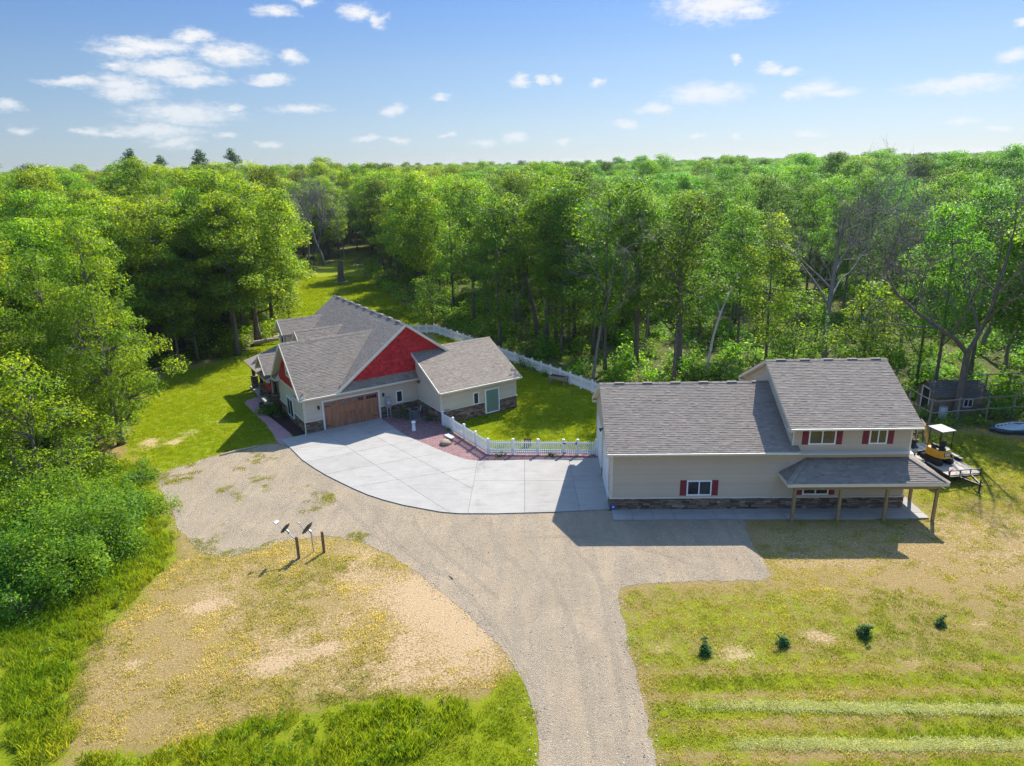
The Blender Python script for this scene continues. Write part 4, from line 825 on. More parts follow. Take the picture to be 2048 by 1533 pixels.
fence('picket_fence', [(FA0, FA1, 4), (FA1, g0, 3)], 'white picket fence bending from the wing corner round the rock bed')
gt = fence('picket_fence', [(g1, FA2, 1)], 'short white picket fence piece between the gate and the garage building')
r = empty('fence_gate', (g0[0], g0[1], 0), math.atan2(g1[1]-g0[1], g1[0]-g0[0]), 'white picket gate with black hinges near the garage building', 'gate'); gw = math.hypot(g1[0]-g0[0], g1[1]-g0[1])
for z in (.20, .36, .92): m = MB(); m.box(.075, gw-.075, -.018, .018, z-.045, z+.045); m.build('rail', MATS['white_vinyl'], r)
for j in range(6): link('picket', PICK, r, (.14 + (gw-.28)*j/5, -.031, 0))
for z in (.16, .86): m = MB(); m.box(-.03, .16, -.085, -.066, z, z+.07); m.build('hinge', MATS['black_metal'], r)
m = MB(); m.box(gw-.16, gw-.06, -.075, -.045, .84, .98); m.build('latch', MATS['black_metal'], r)
fence('picket_fence', [(G(1230, 806), G(1184, 786), 1), (G(1184, 786), G(1120, 761), 3), (G(1120, 761), G(1047, 733.6), 4)], 'white picket fence at the back of the yard, behind the raised planter')
fence('picket_fence', [(G(1047, 733.6), G(940, 692), 7), (G(940, 692), G(869, 667), 6), (G(869, 667), G(822, 668), 3)], 'far white picket fence turning the corner behind the main roof')
# ------------------------------------------------------------------ things by the house
r = empty('air_conditioner', (*HW(8.15, -1.75), .02), HPHI, 'dark air conditioner unit on the rock bed by the wing wall', 'air conditioner')
m = MB(); m.box(-.42, .42, -.42, .42, 0, .07); m.build('pad', MATS['concrete'], r)
m = MB(); m.box(-.36, .36, -.36, .36, .07, .76); b = bevel(m.build('case', MATS['ac_case'], r), .05, 3)
for s in range(11):
    for B in (Basis((-.33, -.362, .12), (1, 0, 0)), Basis((-.362, .33, .12), (0, -1, 0))): m = MB(); B.box(m, 0, .66, s*.054, s*.054+.022, 0, .012); m.build('louvre', MATS['grey_metal'], b)
m = MB(); m.tube([(0, 0, .755), (0, 0, .785)], .33, 24); m.build('fan_guard', MATS['black_metal'], r); m = MB(); m.box(-.39, .39, -.39, .39, .755, .775); bevel(m.build('top', MATS['grey_metal'], r), .01, 1)
m = MB(); m.tube([(.40, .1, .3), (.6, .25, .45), (.85, .6, .75)], .035, 6); m.build('pipe', MATS['white_paint'], r)
r = empty('meter_pedestal', (*HW(6.55, -.38), .02), HPHI, 'grey utility meter cabinet on two legs right of the garage door', 'meter')
m = MB(); m.box(-.20, .20, -.10, .10, .85, 1.75); bevel(m.build('cabinet', MATS['grey_metal'], r), .02)
for s in (-1, 1): m = MB(); m.tube([(s*.13, 0, 0), (s*.13, 0, .86)], .035, 8); m.build('leg', MATS['galv'], r)
m = MB(); m.tube([(0, -.10, 1.3), (0, -.17, 1.3)], [.11, .10], 16); m.build('meter', MATS['letter_white'], r)
m = MB(); m.tube([(0, -.172, 1.3), (0, -.176, 1.3)], .06, 12); m.build('meter_dial', MATS['blue'], r)
x, y = G(828, 861.5); r = empty('vent_pipe', (x, y, .02), 0, 'short white post standing in the rock bed by the concrete', 'pipe')
m = MB(); m.tube([(0, 0, 0), (0, 0, .08), (0, 0, .45), (0, 0, .58)], [.17, .15, .12, .125], 14); m.build('pipe', MATS['white_vinyl'], r); m = MB(); m.tube([(0, 0, .58), (0, 0, .62), (0, 0, .70), (0, 0, .74)], [.125, .17, .17, .10], 14); m.build('cap', MATS['white_vinyl'], r)
x, y = G(891, 889); r = empty('boulder', (x, y, 0), .4, 'tan boulder in the rock bed beside the fence', 'rock')
import bmesh
bm = bmesh.new(); bmesh.ops.create_icosphere(bm, subdivisions=3, radius=.42)
for v in bm.verts: v.co *= 1 + .28*(float(fnoise(v.co.x*3 + 5, v.co.y*3 + v.co.z*2, .7)) - .5); v.co.z = max(-.1, v.co.z*.6 + .12)
me = bpy.data.meshes.new('boulder'); bm.to_mesh(me); bm.free(); me.materials.append(MATS['boulder']); link('stone', me, r)
x, y = G(899, 883); r = empty('splash_block', (x, y, .06), -.9, 'white slab leaning beside the boulder in the rock bed', 'slab'); m = MB(); m.box(-.42, .42, -.17, .17, .28, .34); m.box(-.42, .42, -.17, -.14, .34, .38); m.box(-.42, .42, .14, .17, .34, .38); m.build('slab', MATS['letter_white'], r); m = MB(); m.box(-.3, .3, -.1, .1, -.05, .28); m.build('foot', MATS['boulder'], r)
x, y = G(1055, 893); r = empty('garden_trellis', (x, y, 0), 0, 'dark slatted box standing behind the front picket fence', 'planter')
for k in range(5): m = MB(); m.box(-.26 + .11*k, -.19 + .11*k, -.03, .03, 0, .62); m.build('slat', MATS['brown_post'], r)
for z in (.1, .5): m = MB(); m.box(-.28, .28, .03, .06, z, z+.07); m.build('crossbar', MATS['brown_post'], r)
x, y = G(1117, 768); r = empty('raised_planter', (x, y, 0), -.62, 'raised wooden planter box on legs by the back picket fence', 'planter')
for i, (x0, x1, y0, y1) in enumerate(((-.85, .85, -.36, -.32), (-.85, .85, .32, .36), (-.85, -.81, -.32, .32), (.81, .85, -.32, .32))):
    for z in (.48, .62): m = MB(); m.box(x0, x1, y0, y1, z, z+.13); m.build('board', MATS['grey_wood'], r)
for (sx, sy) in ((-1, -1), (1, -1), (-1, 1), (1, 1)): m = MB(); m.box(sx*.78-.05, sx*.78+.05, sy*.29-.05, sy*.29+.05, 0, .78); m.build('leg', MATS['grey_wood'], r)
m = MB(); m.box(-.80, .80, -.31, .31, .50, .70); m.build('soil', MATS['mulch'], r)
# ------------------------------------------------------------------ dishes and posts at the drive
def post(u, v, h, label, w=.14):
    x, y = G(u, v); r = empty('wooden_post', (x, y, 0), .25, label, 'post', 'posts by the satellite dishes'); m = MB(); m.box(-w/2, w/2, -w/2, w/2, -.05, h); bevel(m.build('timber', MATS['old_post'], r), .012, 1); return x, y
p1 = post(598, 1117, 1.25, 'left square wooden post carrying a satellite dish'); p2 = post(648.5, 1105, 1.22, 'right square wooden post standing alone beside the dishes')
def dish(name, base, arm, size, yaw, label, lnb):
    r = empty(name, base, 0, label, 'satellite dish', 'satellite dishes by the drive'); arm = [Vector(p) for p in arm]
    m = MB(); m.tube(arm, .028, 8); m.build('mast', MATS['galv'], r)
    h = arm[-1]; n = Vector((math.cos(yaw)*.84, math.sin(yaw)*.84, .54)).normalized(); sd = n.cross(Z3).normalized(); up = sd.cross(n); c = h + n*.16 + up*.04
    rings, seg = 6, 24; V = []; F = []
    for s_ in (0, 1):
        for i in range(rings + 1):
            q = i/rings
            for j in range(seg): a = 6.2832*j/seg; V.append(tuple(c + sd*math.cos(a)*q*size + up*math.sin(a)*q*size*1.08 + n*(q*q*.09*size/.35 - .014*s_)))
    k = (rings + 1)*seg
    for s_ in (0, 1):
        for i in range(rings):
            for j in range(seg):
                j2 = (j+1) % seg; f = [s_*k + i*seg + j, s_*k + i*seg + j2, s_*k + (i+1)*seg + j2, s_*k + (i+1)*seg + j]; F.append(f if s_ == 0 else f[::-1])
    for j in range(seg): j2 = (j+1) % seg; F.append([rings*seg + j, rings*seg + j2, k + rings*seg + j2, k + rings*seg + j])
    me = bpy.data.meshes.new('reflector'); me.from_pydata(V, [], F); me.materials.append(MATS['dish_grey']); link('reflector', me, r)
    m = MB(); m.tube([h - Z3*.12, h, h + n*.16], [.05, .06, .05], 8); m.build('bracket', MATS['galv'], r)
    a = c - up*size*.95; b = c + n*.62 - up*size*.25; m = MB(); m.tube([a, b], .017, 6); m.build('feed_arm', MATS['galv'], r)
    if lnb:
        for s_ in (-1, 0, 1): m = MB(); q = b + sd*.10*s_; m.tube([q + n*.10, q, q - n*.06], [.04, .045, .06], 8); m.build('feed_horn', MATS['letter_white'], r)
    else: m = MB(); m.tube([b + n*.05, b - n*.05], [.03, .04], 8); m.build('feed_horn', MATS['grey_metal'], r)
    return r
dish('satellite_dish', (p1[0], p1[1], 1.12), [(-.02, 0, 0), (-.16, .06, .02), (-.38, .12, .26), (-.42, .13, .36)], .30, math.radians(158), 'smaller grey satellite dish with triple white feed on the left post', True)
dish('satellite_dish', (*G(627, 1105), 0), [(0, 0, -.05), (0, 0, 1.1), (-.02, 0, 1.22)], .37, math.radians(160), 'larger grey satellite dish on its own steel pole between the two posts', False)
# ------------------------------------------------------------------ logs
A, B = np.array(G(440, 912)), np.array(G(483, 902)); r = empty('log_edging', (A[0], A[1], .05), math.atan2(B[1]-A[1], B[0]-A[0]), 'long thin log lying along the lawn edge of the gravel', 'log'); m = MB(); m.tube([(0, 0, 0), (1.2, .05, .01), (2.6, 0, 0)], [.08, .085, .07], 8); m.build('log', MATS['log'], r)
for k, (u, v, L, a, t, lb) in enumerate(((543, 683, 4.5, 1.0, .12, 'thickest pale log of the brush heap behind the house'), (548, 672, 3.6, .7, .2, 'pale log lying across the brush heap behind the house'), (560, 665, 3.2, 1.35, .05, 'short log at the clearing side of the brush heap'), (534, 690, 2.8, .35, .1, 'log nearest the arching oak in the brush heap'))):
    x, y = G(u, v); r = empty('fallen_log', (x, y, .3 + .16*(k % 2)), a, lb, 'log', 'logs of the brush heap'); m = MB(); m.tube([(-L/2, 0, -.1), (0, .1, 0), (L/2, 0, t)], [.26, .23, .16], 9); m.build('log', MATS['log'], r)
# ------------------------------------------------------------------ shed and pole fence
sx, sy = G(1866, 833); r = empty('shed', (sx, sy, 0), -.06, 'small weathered wooden shed with dark roof under the Y-shaped tree', 'shed')
SW, SD_, SH = 3.6, 2.6, 1.75
m = MB(); m.prism([(0.02, .02, 0), (SW-.02, .02, 0), (SW-.02, SD_-.02, 0), (.02, SD_-.02, 0)], (0, 0, SH-.02)); m.prism([(.02, .02, SH-.02), (.02, SD_-.02, SH-.02), (.02, SD_/2, SH+.72)], (SW-.04, 0, 0)); core = m.build('wall', MATS['wall_core'], r)
def boards(B, w, h, peak=None):
    n = int(w/.18)
    for k in range(n):
        u0, u1 = w*k/n, w*(k+1)/n; f = (lambda u: h + (peak - h)*(1 - abs(2*u/w - 1))) if peak else (lambda u: h)
        m = MB(); m.prism([B(u0+.004, 0, 0), B(u1-.004, 0, 0), B(u1-.004, f(u1)-.05, 0), B(u0+.004, f(u0)-.05, 0)], B.N*random.uniform(.02, .03), random.random()); m.build('plank', MATS['shed_wood'], core)
boards(Basis((0, 0, 0), (1, 0, 0)), SW, SH); boards(Basis((0, SD_, 0), (0, -1, 0)), SD_, SH, SH+.72); boards(Basis((SW, 0, 0), (0, 1, 0)), SD_, SH, SH+.72)
sl_ = math.hypot(SD_/2+.3, .9)
for B in (Basis((-.25, -.3, SH-.15), (1, 0, 0), (0, SD_/2+.3, .9)), Basis((SW+.25, SD_+.3, SH-.15), (-1, 0, 0), (0, -SD_/2-.3, .9))): roof_plane(r, B, [(0, 0), (SW+.5, 0), (SW+.5, sl_), (0, sl_)], 'shed_wood', .05, .18, .5, 'roof_old').children[0].data.materials[0] = MATS['roof_old']
window(r, Basis((0, 0, 0), (1, 0, 0)), 2.05, 2.75, .75, 1.4, 2, fr=.06, trim='white_paint')
B = Basis((0, SD_, 0), (0, -1, 0)); m = MB(); B.box(m, .75, 1.75, .1, 1.85, .03, .05); m.build('doorway', MATS['black_metal'], r)
for (a, b, z0, z1) in ((.62, .75, 0, 1.95), (1.75, 1.83, 0, 1.95), (.75, 1.75, 1.85, 1.95)): m = MB(); B.box(m, a, b, z0, z1, .03, .07); m.build('door_frame', MATS['white_paint'], r)
pf = [G(u, v) for u, v in ((1815, 826), (1857, 852), (1912, 848), (1970, 843), (2022, 840), (2085, 836))]
r = empty('pole_fence', (*pf[0], 0), 0, 'grey wooden pole fence with two rails in front of the shed', 'fence'); o = Vector((*pf[0], 0))
for i, p in enumerate(pf):
    P0 = Vector((*p, 0)) - o; m = MB(); m.tube([P0 - Z3*.05, P0 + Z3*1.0, P0 + Vector((.02, 0, 2.05))], [.075, .07, .06], 7); m.build('post', MATS['grey_wood'], r)
    if i + 1 < len(pf):
        P1 = Vector((*pf[i+1], 0)) - o
        for z in (1.05, 1.95): m = MB(); m.tube([P0 + Z3*z + Vector((0, -.09, 0)), (P0+P1)/2 + Z3*(z-.04) + Vector((0, -.09, 0)), P1 + Z3*(z+.02) + Vector((0, -.09, 0))], [.05, .045, .045], 6); m.build('rail', MATS['grey_wood'], r)
pb = [(p[0] + 3.5, p[1] + 5.5) for p in pf[2:]]
r = empty('pole_fence', (*pb[0], 0), 0, 'far side of the pole fence, behind the shed at the right edge', 'fence'); o = Vector((*pb[0], 0))
for i, p in enumerate(pb):
    P0 = Vector((*p, 0)) - o; m = MB(); m.tube([P0 - Z3*.05, P0 + Z3*2.0], [.075, .06], 7); m.build('post', MATS['grey_wood'], r)
    if i + 1 < len(pb):
        P1 = Vector((*pb[i+1], 0)) - o
        for z in (1.05, 1.95): m = MB(); m.tube([P0 + Z3*z + Vector((0, -.09, 0)), P1 + Z3*z + Vector((0, -.09, 0))], .045, 6); m.build('rail', MATS['grey_wood'], r)
x, y = G(1888, 850); r = empty('water_barrel', (*G(1884, 836), 0), 0, 'pale bluish barrel beside the shed door', 'barrel'); m = MB(); m.tube([(0, 0, 0), (0, 0, .1), (0, 0, .45), (0, 0, .8), (0, 0, .88)], [.26, .29, .31, .29, .26], 16); m.build('drum', MATS['hose'], r); m = MB(); m.tube([(0, 0, .88), (0, 0, .9)], [.27, .27], 16); m.build('lid', MATS['galv'], r)
x, y = G(2022, 862); r = empty('hose_coil', (x, y, .02), 0, 'coiled pale hose on a dark tarp at the right edge below the pole fence', 'hose')
m = MB(); n = 24; V = [(1.5*math.cos(6.283*k/n)*(1 + .12*math.sin(k*2.3)), .85*math.sin(6.283*k/n)*(1 + .15*math.sin(k*1.7)), .03) for k in range(n)]; m.prism(V, (0, 0, .22)); bevel(m.build('tarp', MATS['tarp'], r), .08, 2)
for k in range(5):
    m = MB(); R_ = .95 - .13*k; m.tube([(R_*1.15*math.cos(a*.2618) + .1*k, R_*.62*math.sin(a*.2618), .29 + .055*k + .02*math.sin(a)) for a in range(25)], .06, 7, cap=False); m.build('hose_loop', MATS['hose'], r)
# ------------------------------------------------------------------ trailer and mini excavator
TX, TY, TA = 27.35, 38.30, 0.14
r = empty('flatbed_trailer', (TX, TY, 0), TA, 'flatbed trailer with wooden deck, end rail and raised rear ramp beside the porch', 'trailer')
TL, TW, TZ = 4.9, 2.06, .62
for k in range(9): m = MB(); a = -TW/2 + TW*k/9; m.box(a+.006, a+TW/9-.006, .03, TL, TZ-.05, TZ, random.random()); m.build('deck_plank', MATS['deck_wood'], r)
for s in (-1, 1): m = MB(); m.box(s*(TW/2+.04)-.04, s*(TW/2+.04)+.04, -.02, TL+.02, TZ-.14, TZ+.02); m.build('side_beam', MATS['black_metal'], r)
for y in (-.02, TL/2, TL): m = MB(); m.box(-TW/2, TW/2, y-.04, y+.04, TZ-.16, TZ-.055); m.build('cross_beam', MATS['black_metal'], r)
m = MB(); m.bar((-TW/2-.04, 0, TZ+.30), (TW/2+.04, 0, TZ+.30), .05, .05); m.build('end_rail', MATS['black_metal'], r)
for x in (-TW/2-.02, -TW/6, TW/6, TW/2+.02): m = MB(); m.box(x-.025, x+.025, -.025, .025, TZ, TZ+.28); m.build('rail_post', MATS['black_metal'], r)
m = MB(); m.bar((-.45, 0, TZ-.12), (0, -1.35, TZ-.14), .08, .10); m.build('tongue', MATS['black_metal'], r); m = MB(); m.bar((.45, 0, TZ-.12), (0, -1.35, TZ-.14), .08, .10); m.build('tongue', MATS['black_metal'], r)
m = MB(); m.tube([(.0, -1.2, .0), (0, -1.2, .85)], [.05, .04], 8); m.box(-.12, .12, -1.32, -1.08, .0, .03); m.build('jack', MATS['black_metal'], r)
for s in (-1, 1):
    for y in (2.1, 2.95):
        m = MB(); xx = s*(TW/2+.22); m.tube([(xx-.11, y, .36), (xx-.09, y, .36), (xx+.09, y, .36), (xx+.11, y, .36)], [.28, .36, .36, .28], 20); w = m.build('wheel', MATS['rubber'], r); q = MB(); q.tube([(xx-.115, y, .36), (xx+.115, y, .36)], .19, 14); q.build('rim', MATS['galv'], w)
    m = MB(); m.box(s*(TW/2+.22)-.15, s*(TW/2+.22)+.15, 1.75, 3.3, .76, .80); bevel(m.build('fender', MATS['black_metal'], r), .02, 1)
for x in (-TW/2, -.62, -.5, .5, .62, TW/2): m = MB(); m.bar((x, TL+.05, TZ-.05), (x, TL+.30, TZ+1.35), .05, .05); m.build('ramp_bar', MATS['black_metal'], r)
for f in (.0, .5, 1.0): m = MB(); m.bar((-TW/2, TL+.05+.25*f, TZ-.05+1.4*f), (TW/2, TL+.05+.25*f, TZ-.05+1.4*f), .05, .06); m.build('ramp_bar', MATS['black_metal'], r)
m = MB(); m.tube([(-.55, .55, TZ+.02), (-.40, .62, TZ+.05), (-.28, .52, TZ+.04)], .035, 6); m.build('strap', MATS['magenta'], r)
e = empty('mini_excavator', (TX - .30*math.cos(TA) - 2.05*math.sin(TA), TY - .30*math.sin(TA) + 2.05*math.cos(TA), TZ), TA + .10, 'small yellow excavator with canopy parked on the flatbed trailer', 'excavator')
for s in (-1, 1):   # tracks, local +y is forward (towards the ramp)
    xx = s*.42; m = MB(); prof = []
    for k in range(9): a = math.pi*(.5 + k/8); prof.append((-.62 + .19*math.cos(a), .19 + .19*math.sin(a)))
    for k in range(9): a = math.pi*(-.5 + k/8); prof.append((.62 + .19*math.cos(a), .19 + .19*math.sin(a)))
    m.prism([(xx-.12, y, z) for y, z in prof], (.24, 0, 0)); t = bevel(m.build('track', MATS['rubber'], e), .02, 1)
    for y in (-.62, -.3, 0, .3, .62): q = MB(); q.tube([(xx-.128, y, .19), (xx+.128, y, .19)], .13 if abs(y) > .5 else .08, 12); q.build('roller', MATS['black_metal'], t)
    for k in range(14): q = MB(); y = -.68 + 1.36*k/13; q.box(xx-.125, xx+.125, y-.02, y+.02, .375, .395); q.build('track_pad', MATS['rubber'], t)
m = MB(); m.box(-.32, .32, -.3, .3, .16, .42); m.build('undercarriage', MATS['black_metal'], e)
m = MB(); m.prism([(-.55, .92, .05), (.55, .92, .05), (.55, .98, .36), (-.55, .98, .36)], (0, .05, 0)); bevel(m.build('blade', MATS['black_metal'], e), .01, 1)
for s in (-1, 1): m = MB(); m.bar((s*.26, .3, .26), (s*.30, .93, .22), .07, .09); m.build('blade_arm', MATS['black_metal'], e)
body = [(-.50, .48), (.50, .48), (.52, .1), (.50, -.35), (.38, -.62), (.15, -.74), (-.15, -.74), (-.38, -.62), (-.50, -.35), (-.52, .1)]
m = MB(); m.prism([(x, y, .44) for x, y in body], (0, 0, .52)); b = bevel(m.build('body', MATS['cat_yellow'], e), .05, 3)
m = MB(); m.prism([(x*.9, min(y, .2)*.92 - .02, .955) for x, y in body], (0, 0, .05)); bevel(m.build('engine_cover', MATS['black_metal'], b), .02, 1)
m = MB(); m.box(-.24, .24, -.745, -.725, .62, .84); d = m.build('name_plate', MATS['black_metal'], b)
def text_mesh(name, s, size, mat, parent, M, ext=.006):
    cu = bpy.data.curves.new(name, 'FONT'); cu.body = s; cu.size = size; cu.align_x = 'CENTER'; cu.align_y = 'CENTER'; cu.extrude = ext; cu.offset = .008; o = bpy.data.objects.new(name, cu); COL.objects.link(o)
    dg = bpy.context.evaluated_depsgraph_get(); me = bpy.data.meshes.new_from_object(o.evaluated_get(dg)); bpy.data.objects.remove(o); me.materials.clear(); me.materials.append(MATS[mat]); me.transform(M); return link(name, me, parent)
text_mesh('lettering', 'CAT', .21, 'letter_white', d, Matrix.Translation((0, -.752, .73)) @ Matrix.Rotation(math.pi/2, 4, 'X'))
seat = MB(); seat.box(-.22, .22, -.30, .12, 1.02, 1.14); seat.box(-.22, .22, -.36, -.26, 1.10, 1.50); bevel(seat.build('seat', MATS['rubber'], e), .04, 2)
for s in (-1, 1): m = MB(); m.box(s*.30-.06, s*.30+.06, -.1, .25, .98, 1.22); j = bevel(m.build('console', MATS['black_metal'], e), .02, 1); q = MB(); q.tube([(s*.30, .18, 1.2), (s*.30, .24, 1.42)], [.015, .03], 6); q.build('lever', MATS['black_metal'], j)
for (x, y) in ((-.44, -.50), (.44, -.50), (-.44, .40), (.44, .40)): m = MB(); m.tube([(x, y, .95), (x*.97, y*.98, 2.18)], .03, 6); m.build('canopy_post', MATS['black_metal'], e)
m = MB(); m.prism([(-.53, -.62, 2.18), (.53, -.62, 2.18), (.53, .56, 2.20), (-.53, .56, 2.20)], (0, 0, .07)); bevel(m.build('canopy', MATS['canopy_grey'], e), .04, 3)
def arm(name, pts, w0, w1, mat, parent):
    m = MB(); P = [Vector(p) for p in pts]
    for i in range(len(P)-1): m.prism([P[i] + Vector((x, 0, 0)) + q for x, q in ((-w0/2, Vector((0, 0, -w1/2))), (w0/2, Vector((0, 0, -w1/2))), (w0/2, Vector((0, 0, w1/2))), (-w0/2, Vector((0, 0, w1/2))))], P[i+1] - P[i])
    return bevel(m.build(name, MATS[mat], parent), .015, 1)
m = MB(); m.box(-.14, .14, .46, .74, .48, .80); bevel(m.build('swing_bracket', MATS['cat_yellow'], e), .03, 2)
bo = arm('boom', [(-.02, .66, .70), (-.02, .90, 1.30), (-.02, 1.20, 1.85), (-.02, 1.62, 2.10)], .13, .22, 'cat_yellow', e)
st = arm('stick', [(-.02, 1.55, 2.15), (-.02, 1.72, 1.55), (-.02, 1.76, .85)], .11, .18, 'cat_sun_faded', e)
m = MB(); m.tube([(-.02, .80, .78), (-.02, 1.18, 1.45)], .035, 8); m.build('cylinder', MATS['galv'], bo); m = MB(); m.tube([(-.02, 1.20, 2.05), (-.02, 1.62, 2.28)], .035, 8); m.build('cylinder', MATS['galv'], st)
m = MB(); bp = [(1.60, .85), (1.90, .80), (2.02, .55), (1.92, .28), (1.70, .18), (1.66, .24), (1.86, .36), (1.92, .55), (1.80, .68)]
m.prism([(-.24, y, z) for y, z in bp], (.44, 0, 0)); bk = m.build('bucket', MATS['black_metal'], e)
for k in range(4): q = MB(); x = -.22 + .12*k; q.bar((x+.02, 1.70, .20), (x+.02, 1.58, .13), .04, .03); q.build('bucket_tooth', MATS['galv'], bk)
# ------------------------------------------------------------------ foliage kit
def leaf_quads(c, nrm, size, rng, narrow=0.62):
    """folded diamond leaves at centres c facing nrm"""
    n = len(c); nrm = nrm / (np.linalg.norm(nrm, axis=1, keepdims=True) + 1e-9)
    t = rng.normal(size=(n, 3)); t -= nrm * (t*nrm).sum(1, keepdims=True); t /= np.linalg.norm(t, axis=1, keepdims=True) + 1e-9
    b = np.cross(nrm, t); s = (size * (0.65 + 0.7*rng.random(n)))[:, None]
    v = np.stack([c - t*s*.5, c + b*s*.5*narrow + nrm*s*.10, c + t*s*.55 - nrm*s*.12, c - b*s*.5*narrow + nrm*s*.10], 1).reshape(-1, 3)
    return v, np.arange(4*n).reshape(-1, 4)
def clump_leaves(cs, rs, per, size, rng, flat=0.58, up=0.75):
    """leaf clumps: shells of leaves round each centre, denser on the outside"""
    V, F, R = [], [], []; b = 0
    for c, r in zip(cs, rs):
        n = max(6, int(per * (r/1.0)**2)); d = rng.normal(size=(n, 3)); d /= np.linalg.norm(d, axis=1, keepdims=True)
        rad = r * (0.35 + 0.75*rng.random(n)**0.6) * (1 + 0.25*np.sin(d[:, 0]*5 + c[0]) * np.cos(d[:, 1]*4 + c[1]))
        p = c + d*rad[:, None]*np.array([1, 1, flat]); nr = d*0.6 + rng.normal(size=(n, 3))*0.55 + np.array([0, 0, up])
        v, f = leaf_quads(p, nr, size, rng); V.append(v); F.append(f + b); b += len(v)
        R.append(np.clip(rng.normal(0.42, 0.22, n) + (rng.random()-.5)*0.55, 0, 1))
    return np.concatenate(V), np.concatenate(F), np.concatenate(R)
def limb(a, b, bow, rng, k=4):
    t = np.linspace(0, 1, k)[:, None]; a, b = np.array(a, float), np.array(b, float); L = np.linalg.norm(b - a)
    side = rng.normal(size=3)*0.10*L; p = a + (b - a)*t + np.sin(t*math.pi)*(np.array([0, 0, bow*L]) + side); return p
def make_tree(seed, h, hb, r, ncl=90, per=95, size=0.30, cr=1.15, prof='round', trunk=0.22, bark='bark', leaf='leaf', lean=(0, 0), nl=9, ragged=0.3, name='tree', fork=False):
    """tapered trunk with limbs; crown of leaf clumps set on the limbs' ends. returns (wood mesh, crown mesh)"""
    rng = np.random.default_rng(seed); mb = MB()
    zz = np.linspace(0, 1, 9); wob = np.cumsum(rng.normal(size=(9, 2))*0.10, 0) * zz[:, None]
    tp = np.stack([lean[0]*zz**1.3 + wob[:, 0], lean[1]*zz**1.3 + wob[:, 1], zz*h*0.93], 1)
    tr = trunk*(1 - 0.86*zz**0.9); tr[0] *= 1.45; mb.tube(tp, list(tr), 8)
    at = lambda z: np.array([np.interp(z, tp[:, 2], tp[:, i]) for i in range(3)])
    cs, rs, tries = [], [], 0; ph = rng.random(6)*6.28
    while len(cs) < ncl and tries < 6000:
        tries += 1; t = rng.random(); z = hb + (h - hb)*t
        if prof == 'round': R = r*math.sqrt(max(0.02, 1 - abs(2*t - 0.85)**2.2 / 1.5))
        elif prof == 'tall': R = r*min(1.0, 0.55 + 1.3*t)*math.sqrt(max(0.03, 1 - t**3))
        elif prof == 'egg': R = r*min(1.0, .35 + 2.2*t, ((1.03 - t)*1.45)**.8)
        elif prof == 'cone': R = r*(1.05 - t)**0.8
        else: R = r*math.sqrt(max(0.02, 1 - (2*t - 1)**2))
        a = rng.random()*6.283; R *= 1 + ragged*(math.sin(2*a + ph[0] + 5*t) * 0.5 + math.sin(3*a + ph[1] - 7*t)*0.4 + rng.normal()*0.25)
        q = R*(0.25 + 0.75*rng.random()**0.5); c = at(z) + np.array([q*math.cos(a), q*math.sin(a), 0]); c[2] = z
        k = cr*(0.65 + 0.6*rng.random())
        if all(np.linalg.norm((c - d)/np.array([1, 1, .75])) > 0.62*(k + e)*0.85 for d, e in zip(cs, rs)): cs.append(c); rs.append(k)
    cs = np.array(cs); rs = np.array(rs)
    # main limbs reach into the crown, twigs from them to the clumps
    idx = rng.choice(len(cs), min(nl, len(cs)), replace=False); ends = []
    for i in idx:
        c = cs[i]; s = at(max(hb*0.75, c[2] - 0.9*np.hypot(*(c[:2] - at(c[2])[:2])) - 0.6)); e = s + (c - s)*0.85; p = limb(s, e, 0.10, rng)
        r0 = np.interp(s[2], tp[:, 2], tr)*0.62; mb.tube(p, list(np.linspace(r0, r0*0.3, 4)), 6, cap=False); ends += [p[1], p[2], p[3]]
    ends += [at(z) for z in np.linspace(hb, h*0.9, 6)]; ends = np.array(ends)
    for c in cs:
        d = np.linalg.norm(ends - c, axis=1) + np.maximum(0, ends[:, 2] - c[2])*2; s = ends[d.argmin()]
        mb.tube(limb(s, c, 0.08, rng, 3), [0.05, 0.035, 0.015], 4, cap=False)
    V, F, Rn = clump_leaves(cs, rs, per, size, rng)
    return mb.mesh(name + '_trunk', MATS[bark], True), np_mesh(name + '_crown', V, F, MATS[leaf], Rn)
